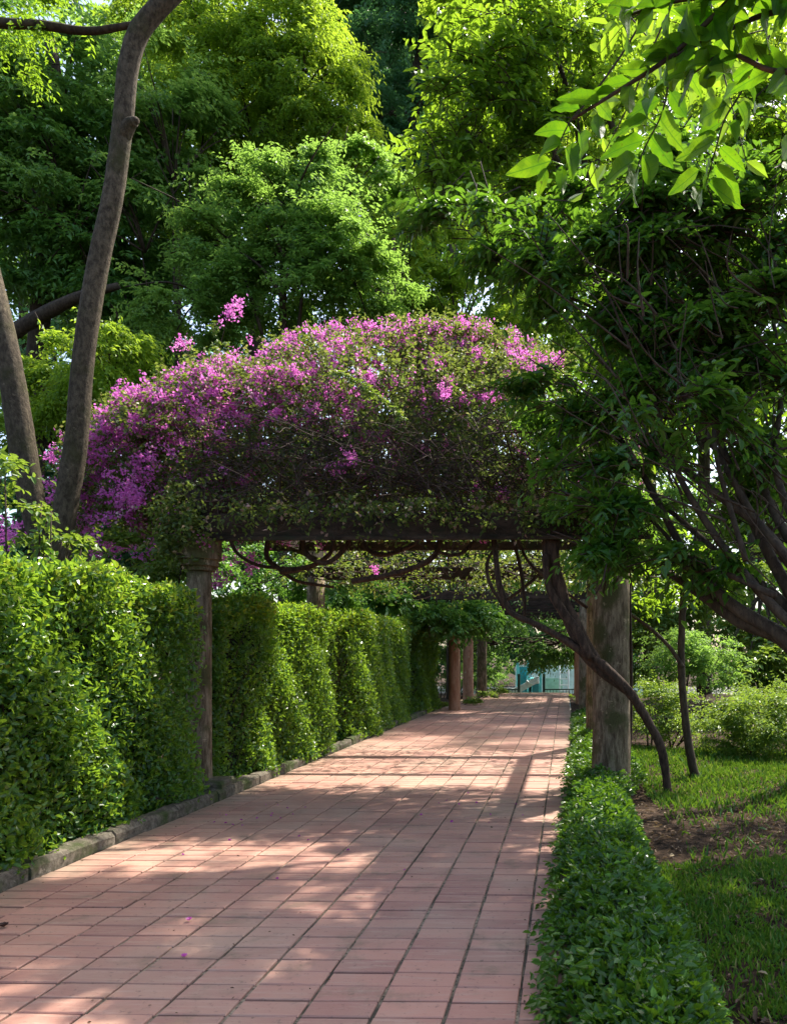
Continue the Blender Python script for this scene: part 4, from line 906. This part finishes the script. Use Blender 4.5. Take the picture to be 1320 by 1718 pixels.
L = sprays(B, np.stack([np.where(sx_, -.6, 0), np.zeros(n), np.where(sx_, .25, 1.)], 1) + rng.normal(0, .4, (n, 3)), np.tile([0, 0, 1.], (n, 1)), rng.uniform(.05, .15, n), 6, .05, .028)
child('shoots', leaves('shoots', *L[:3], L[3], L[4], M_cover, True), gc, kind='stuff')
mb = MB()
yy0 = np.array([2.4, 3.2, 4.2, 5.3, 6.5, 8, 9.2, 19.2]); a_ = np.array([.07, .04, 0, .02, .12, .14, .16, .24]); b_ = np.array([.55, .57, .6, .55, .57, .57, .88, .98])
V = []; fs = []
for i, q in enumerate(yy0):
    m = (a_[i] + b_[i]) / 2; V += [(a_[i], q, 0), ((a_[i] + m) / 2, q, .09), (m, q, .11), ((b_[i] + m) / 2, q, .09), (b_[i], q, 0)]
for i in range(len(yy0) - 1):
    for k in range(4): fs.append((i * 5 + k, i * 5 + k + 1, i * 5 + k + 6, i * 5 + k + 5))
mb.add(V, fs); child('dark_mound', mb.mesh('dark_mound', M_core, True), gc)  # plain dark mound filling the strip under the leaves

# grass, litter
def grass(label, n, xr_, yr_, dens, h, name='grass'):
    x = rng.uniform(*xr_, n); y = rng.uniform(*yr_, n); m = rng.random(n) < dens(x, y); x = x[m]; y = y[m]; n = len(x)
    P = np.stack([x, y, gh(x, y) - .01], 1); D = unit(rng.normal(0, .45, (n, 3)) * np.array([1, 1, .2]) + np.array([0, 0, 1.]))
    L = h * rng.uniform(.5, 1.4, n); NN = rdir(n)
    o = link(name, leaves(name, P, D, NN, L, .006 + y * .0006, M_grass, False, .1, .35), kind='stuff', label=label, cat='grass')
    return o
nzf = lambda x, y: np.sin(x * 2.1 + y * 1.3) * np.sin(y * 1.9 - x * .7) * .5 + .5
def dens(x, y):
    bare1 = np.exp(-((y - 6.6) / 1.1) ** 4) * (.93 + .05 * np.sin(x * 3 + y * 2)) * np.where(x < 3.5, 1, .6)
    bare2 = (y < 3.35) * .9
    bare3 = 0 * y
    return np.clip(1 - bare1 - bare2 - bare3 * (x > 1), .05, 1) * np.where(x > np.interp(y, [3, 9], [.5, .8]), 1, .0) * np.clip(.15 + 1.1 * nzf(x * 2.3 + np.sin(y * 3), y * 2.6 + np.sin(x * 4)), 0, 1)
grass('short tufty green grass beside the groundcover strip', 52000, (.55, 3.6), (3.0, 5.6), dens, .05)
grass('brighter sunlit grass strip below the garden bushes', 42000, (.9, 6.0), (5.6, 12.5), lambda x, y: dens(x, y), .085)
n = 6500; x = rng.uniform(.6, 4.5, n); y = 2.9 + rng.random(n) ** 1.2 * 7; m = rng.random(n) < (1.12 - .9 * dens(x, y)); x = x[m]; y = y[m]; n = len(x)
D = rdir(n) * np.array([1, 1, .2]); Lr = rng.uniform(.02, .07, n)
link('leaf_litter', leaves('leaf_litter', np.stack([x, y, gh(x, y) + rng.uniform(.005, .02, n)], 1), D, rng.normal(0, .3, (n, 3)) + np.array([0, 0, 1.]), Lr, Lr * .5, M_litter, True, .25, .1), kind='stuff', label='dry brown leaves strewn on the bare soil right of the path', cat='leaf litter')
# debris on the path
n = 420; x = rng.uniform(PXL, PXR, n); y = 2.6 + rng.random(n) ** 1.3 * 16; s = np.where(rng.random(n) < .3, 1, 0)
edge_ = rng.random(n) < .35; x = np.where(edge_, np.where(rng.random(n) < .6, PXL + rng.random(n) * .25, PXR - .1 - rng.random(n) * .3), x)
Lr = rng.uniform(.007, .024, n)
link('path_debris', leaves('path_debris', np.stack([x, y, np.full(n, .006)], 1), rdir(n) * np.array([1, 1, .2]), rng.normal(0, .4, (n, 3)) + np.array([0, 0, 1.]), Lr, Lr * .5, M_litter, True, .3, .1), kind='stuff', label='tiny dry bits of leaf scattered over the tiles', cat='leaf litter')
pt = [gnd(random.gauss(430, 45), random.gauss(1368, 12)) for _ in range(16)] + [gnd(random.uniform(700, 880), random.uniform(1325, 1400)) for _ in range(10)] + [gnd(random.uniform(300, 800), random.uniform(1380, 1480)) for _ in range(10)]
pt = np.array(pt); pt[:, 2] = .006; n = len(pt); Lr = rng.uniform(.02, .035, n)
link('fallen_bracts', leaves('fallen_bracts', pt, rdir(n) * np.array([1, 1, .3]), rng.normal(0, .5, (n, 3)) + np.array([0, 0, 1.]), Lr, Lr * .7, M_petal, True, .4, .1), kind='stuff', label='small purple bracts dropped on the shaded tiles below the bougainvillea', cat='petals')
for px, py, lb, mt, s, nm, ct in ((317, 1546, 'single magenta bract lying on the tiles, the farther of two', M_bract, .036, 'fallen_bract', 'petal'), (309, 1607, 'single magenta bract lying on the tiles, the nearer of two', M_bract, .030, 'fallen_bract', 'petal'),
                          (915, 1627, 'dark red petal on the tiles beside the groundcover', flat('red_petal', (.2, .01, .03), .6), .028, 'red_petal', 'petal'), (7, 1557, 'curled dark dry leaf on the tiles at the left edge', flat('dark_leaf_dry', (.05, .02, .012), .8), .05, 'dry_leaf', 'leaf')):
    g = gnd(px, py); k = 6; a = np.linspace(0, 2 * math.pi, k, endpoint=False)
    P = np.tile([0, 0, .004], (k, 1)); D = np.stack([np.cos(a), np.sin(a), np.full(k, .5)], 1)
    me = leaves(nm, P, D, np.tile([0, 0, 1.], (k, 1)) + rng.normal(0, .2, (k, 3)), s * .7, s * .55, mt, True, .3, -.2)
    o = link(nm, me, label=lb, cat=ct); o.location = (g[0], g[1], .001)

# ------------------------------------------------------------------ playground at the end of the path
YE = 33.; ZB = -.9
def X_(px, Y=YE): return at(px, 1150, Y)[0]
def Z_(py, Y=YE): return at(900, py, Y)[2]
pw = MB(); pw.box((X_(985), YE + 4, ZB + .98), (6.6, .2, 1.96)); link('playground_wall', pw.mesh('playground_wall', M_palew), label='pale turquoise wall behind the playground at the end of the path', cat='wall')
cf = thing('playground_climber', 'turquoise climber with dark panel and upright bars beyond the path end', 'climbing frame', (X_(890), YE + .6, ZB))
for x, w_ in ((867, .1), (884, .09), (905, .13), (912, .06)):
    mb = MB(); mb.box((X_(x), YE + .5, ZB + 1.1), (w_, .1, 2.2)); child('post', mb.mesh('post', M_teal), cf)
mb = MB(); mb.box((X_(894), YE + 1.2, Z_(1140)), (.62, 1.3, .07)); child('platform', mb.mesh('platform', M_teal), cf)
for x in np.linspace(886, 903, 7):
    mb = MB(); mb.tube([(X_(x), YE + .45, Z_(1140)), (X_(x), YE + .45, Z_(1127))], .013, 6, 1); child('bar', mb.mesh('bar', M_white, True), cf)
for y_ in (1140, 1127):
    mb = MB(); mb.box((X_(894), YE + .45, Z_(y_)), (.56, .05, .05)); child('rail', mb.mesh('rail', M_teal), cf)
mb = MB(); mb.box((X_(876), YE + 1.9, ZB + .95), (.62, .06, 1.9)); child('panel', mb.mesh('panel', flat('blue_teal_panel', (.03, .28, .34), .6)), cf)
mb = MB(); mb.box((X_(892), YE + 1.9, ZB + .75), (.7, .06, 1.0)); child('panel', mb.mesh('panel', flat('blue_teal_panel', (.02, .16, .18), .6)), cf)
mb = MB(); mb.box((X_(928), YE + 1.6, ZB + 1.05), (.75, .06, .7)); child('panel', mb.mesh('panel', flat('pale_green_panel', (.30, .52, .42), .6)), cf)
for q in range(6):
    mb = MB(); mb.box((X_(945), YE + .8, ZB + .35 + q * .26), (.42, .05, .05)); child('rung', mb.mesh('rung', M_white), cf)
for x in (938, 953):
    mb = MB(); mb.tube([(X_(x), YE + .8, ZB), (X_(x), YE + .8, ZB + 2.3)], .03, 8, 1); child('post', mb.mesh('post', M_white, True), cf)
sd = thing('slide', 'pale blue-white slide curving down to the left at the end of the path', 'slide', (X_(880), YE, ZB))
def chute(name, pts, wd, mat, parent):
    mb = MB(); V = []; fs = []
    for i, p in enumerate(pts):
        x, y, z = p; V += [(x, y - wd / 2, z + .24), (x, y - wd / 2, z), (x, y + wd / 2, z), (x, y + wd / 2, z + .24), (x, y + wd / 2 + .04, z + .24), (x, y + wd / 2 + .04, z - .05), (x, y - wd / 2 - .04, z - .05), (x, y - wd / 2 - .04, z + .24)]
    for i in range(len(pts) - 1):
        for k in range(8): fs.append((i * 8 + k, i * 8 + (k + 1) % 8, i * 8 + 8 + (k + 1) % 8, i * 8 + 8 + k))
    mb.add(V, fs); return child(name, mb.mesh(name, mat), parent)
chute('chute', [(X_(x), YE - .2, Z_(y_)) for x, y_ in ((904, 1144), (899, 1145), (893, 1148), (886, 1152), (877, 1157), (869, 1161), (862, 1164), (855, 1165))], .5, M_white, sd)
mb = MB(); mb.tube([(X_(x), YE - .5, Z_(y_)) for x, y_ in ((884, 1141), (888, 1145), (893, 1147), (898, 1145), (903, 1140))], .035, 8, 5); child('side_rail', mb.mesh('side_rail', M_white, True), sd)
for x, y_ in ((878, 1158), (892, 1150)):
    mb = MB(); mb.tube([(X_(x), YE - .2, ZB), (X_(x), YE - .2, Z_(y_))], .03, 6, 1); child('leg', mb.mesh('leg', M_teal, True), sd)
YR = 31.9
fn = thing('railing', 'low dark green railing closing off the end of the path', 'railing', (X_(900, YR), YR, ZB))
xa, xb = -3.6, .9
for z in (ZB + .15, ZB + 1.02):
    mb = MB(); mb.box(((X_(912, YR) + xb) / 2, YR, z), (xb - X_(912, YR), .05, .05)); child('rail', mb.mesh('rail', M_dkgreen), fn)
    mb = MB(); mb.box(((xa + X_(870, YR)) / 2, YR, z), (X_(870, YR) - xa, .05, .05)); child('rail', mb.mesh('rail', M_dkgreen), fn)
x = xa + .12
while x < xb:
    if not X_(871, YR) < x < X_(911, YR):
        mb = MB(); mb.box((x, YR, ZB + .55), (.022, .022, .9)); child('baluster', mb.mesh('baluster', M_dkgreen), fn)
    x += .13
for x, h_ in ((xa, 1.3), (X_(870, YR), 1.65), (X_(912, YR), 1.65), (xb, 1.3)):
    mb = MB(); mb.box((x, YR, ZB + h_ / 2), (.11, .11, h_)); child('post', mb.mesh('post', M_dkgreen), fn)
for k in range(5):
    mb = MB(); mb.box((-1.71, 31.34 + k * .3, (.02 - k * .17 + ZB) / 2 - .003 * k), (3.68 - .02 * k, .3, .02 - k * .17 - ZB), cham=.012); link('step', mb.mesh('step', M_kerb), kind='structure')
plane('playground_floor', -14, 14, 32.9, 60, ZB + .005, flat('pale_floor', (.34, .32, .27), .9))
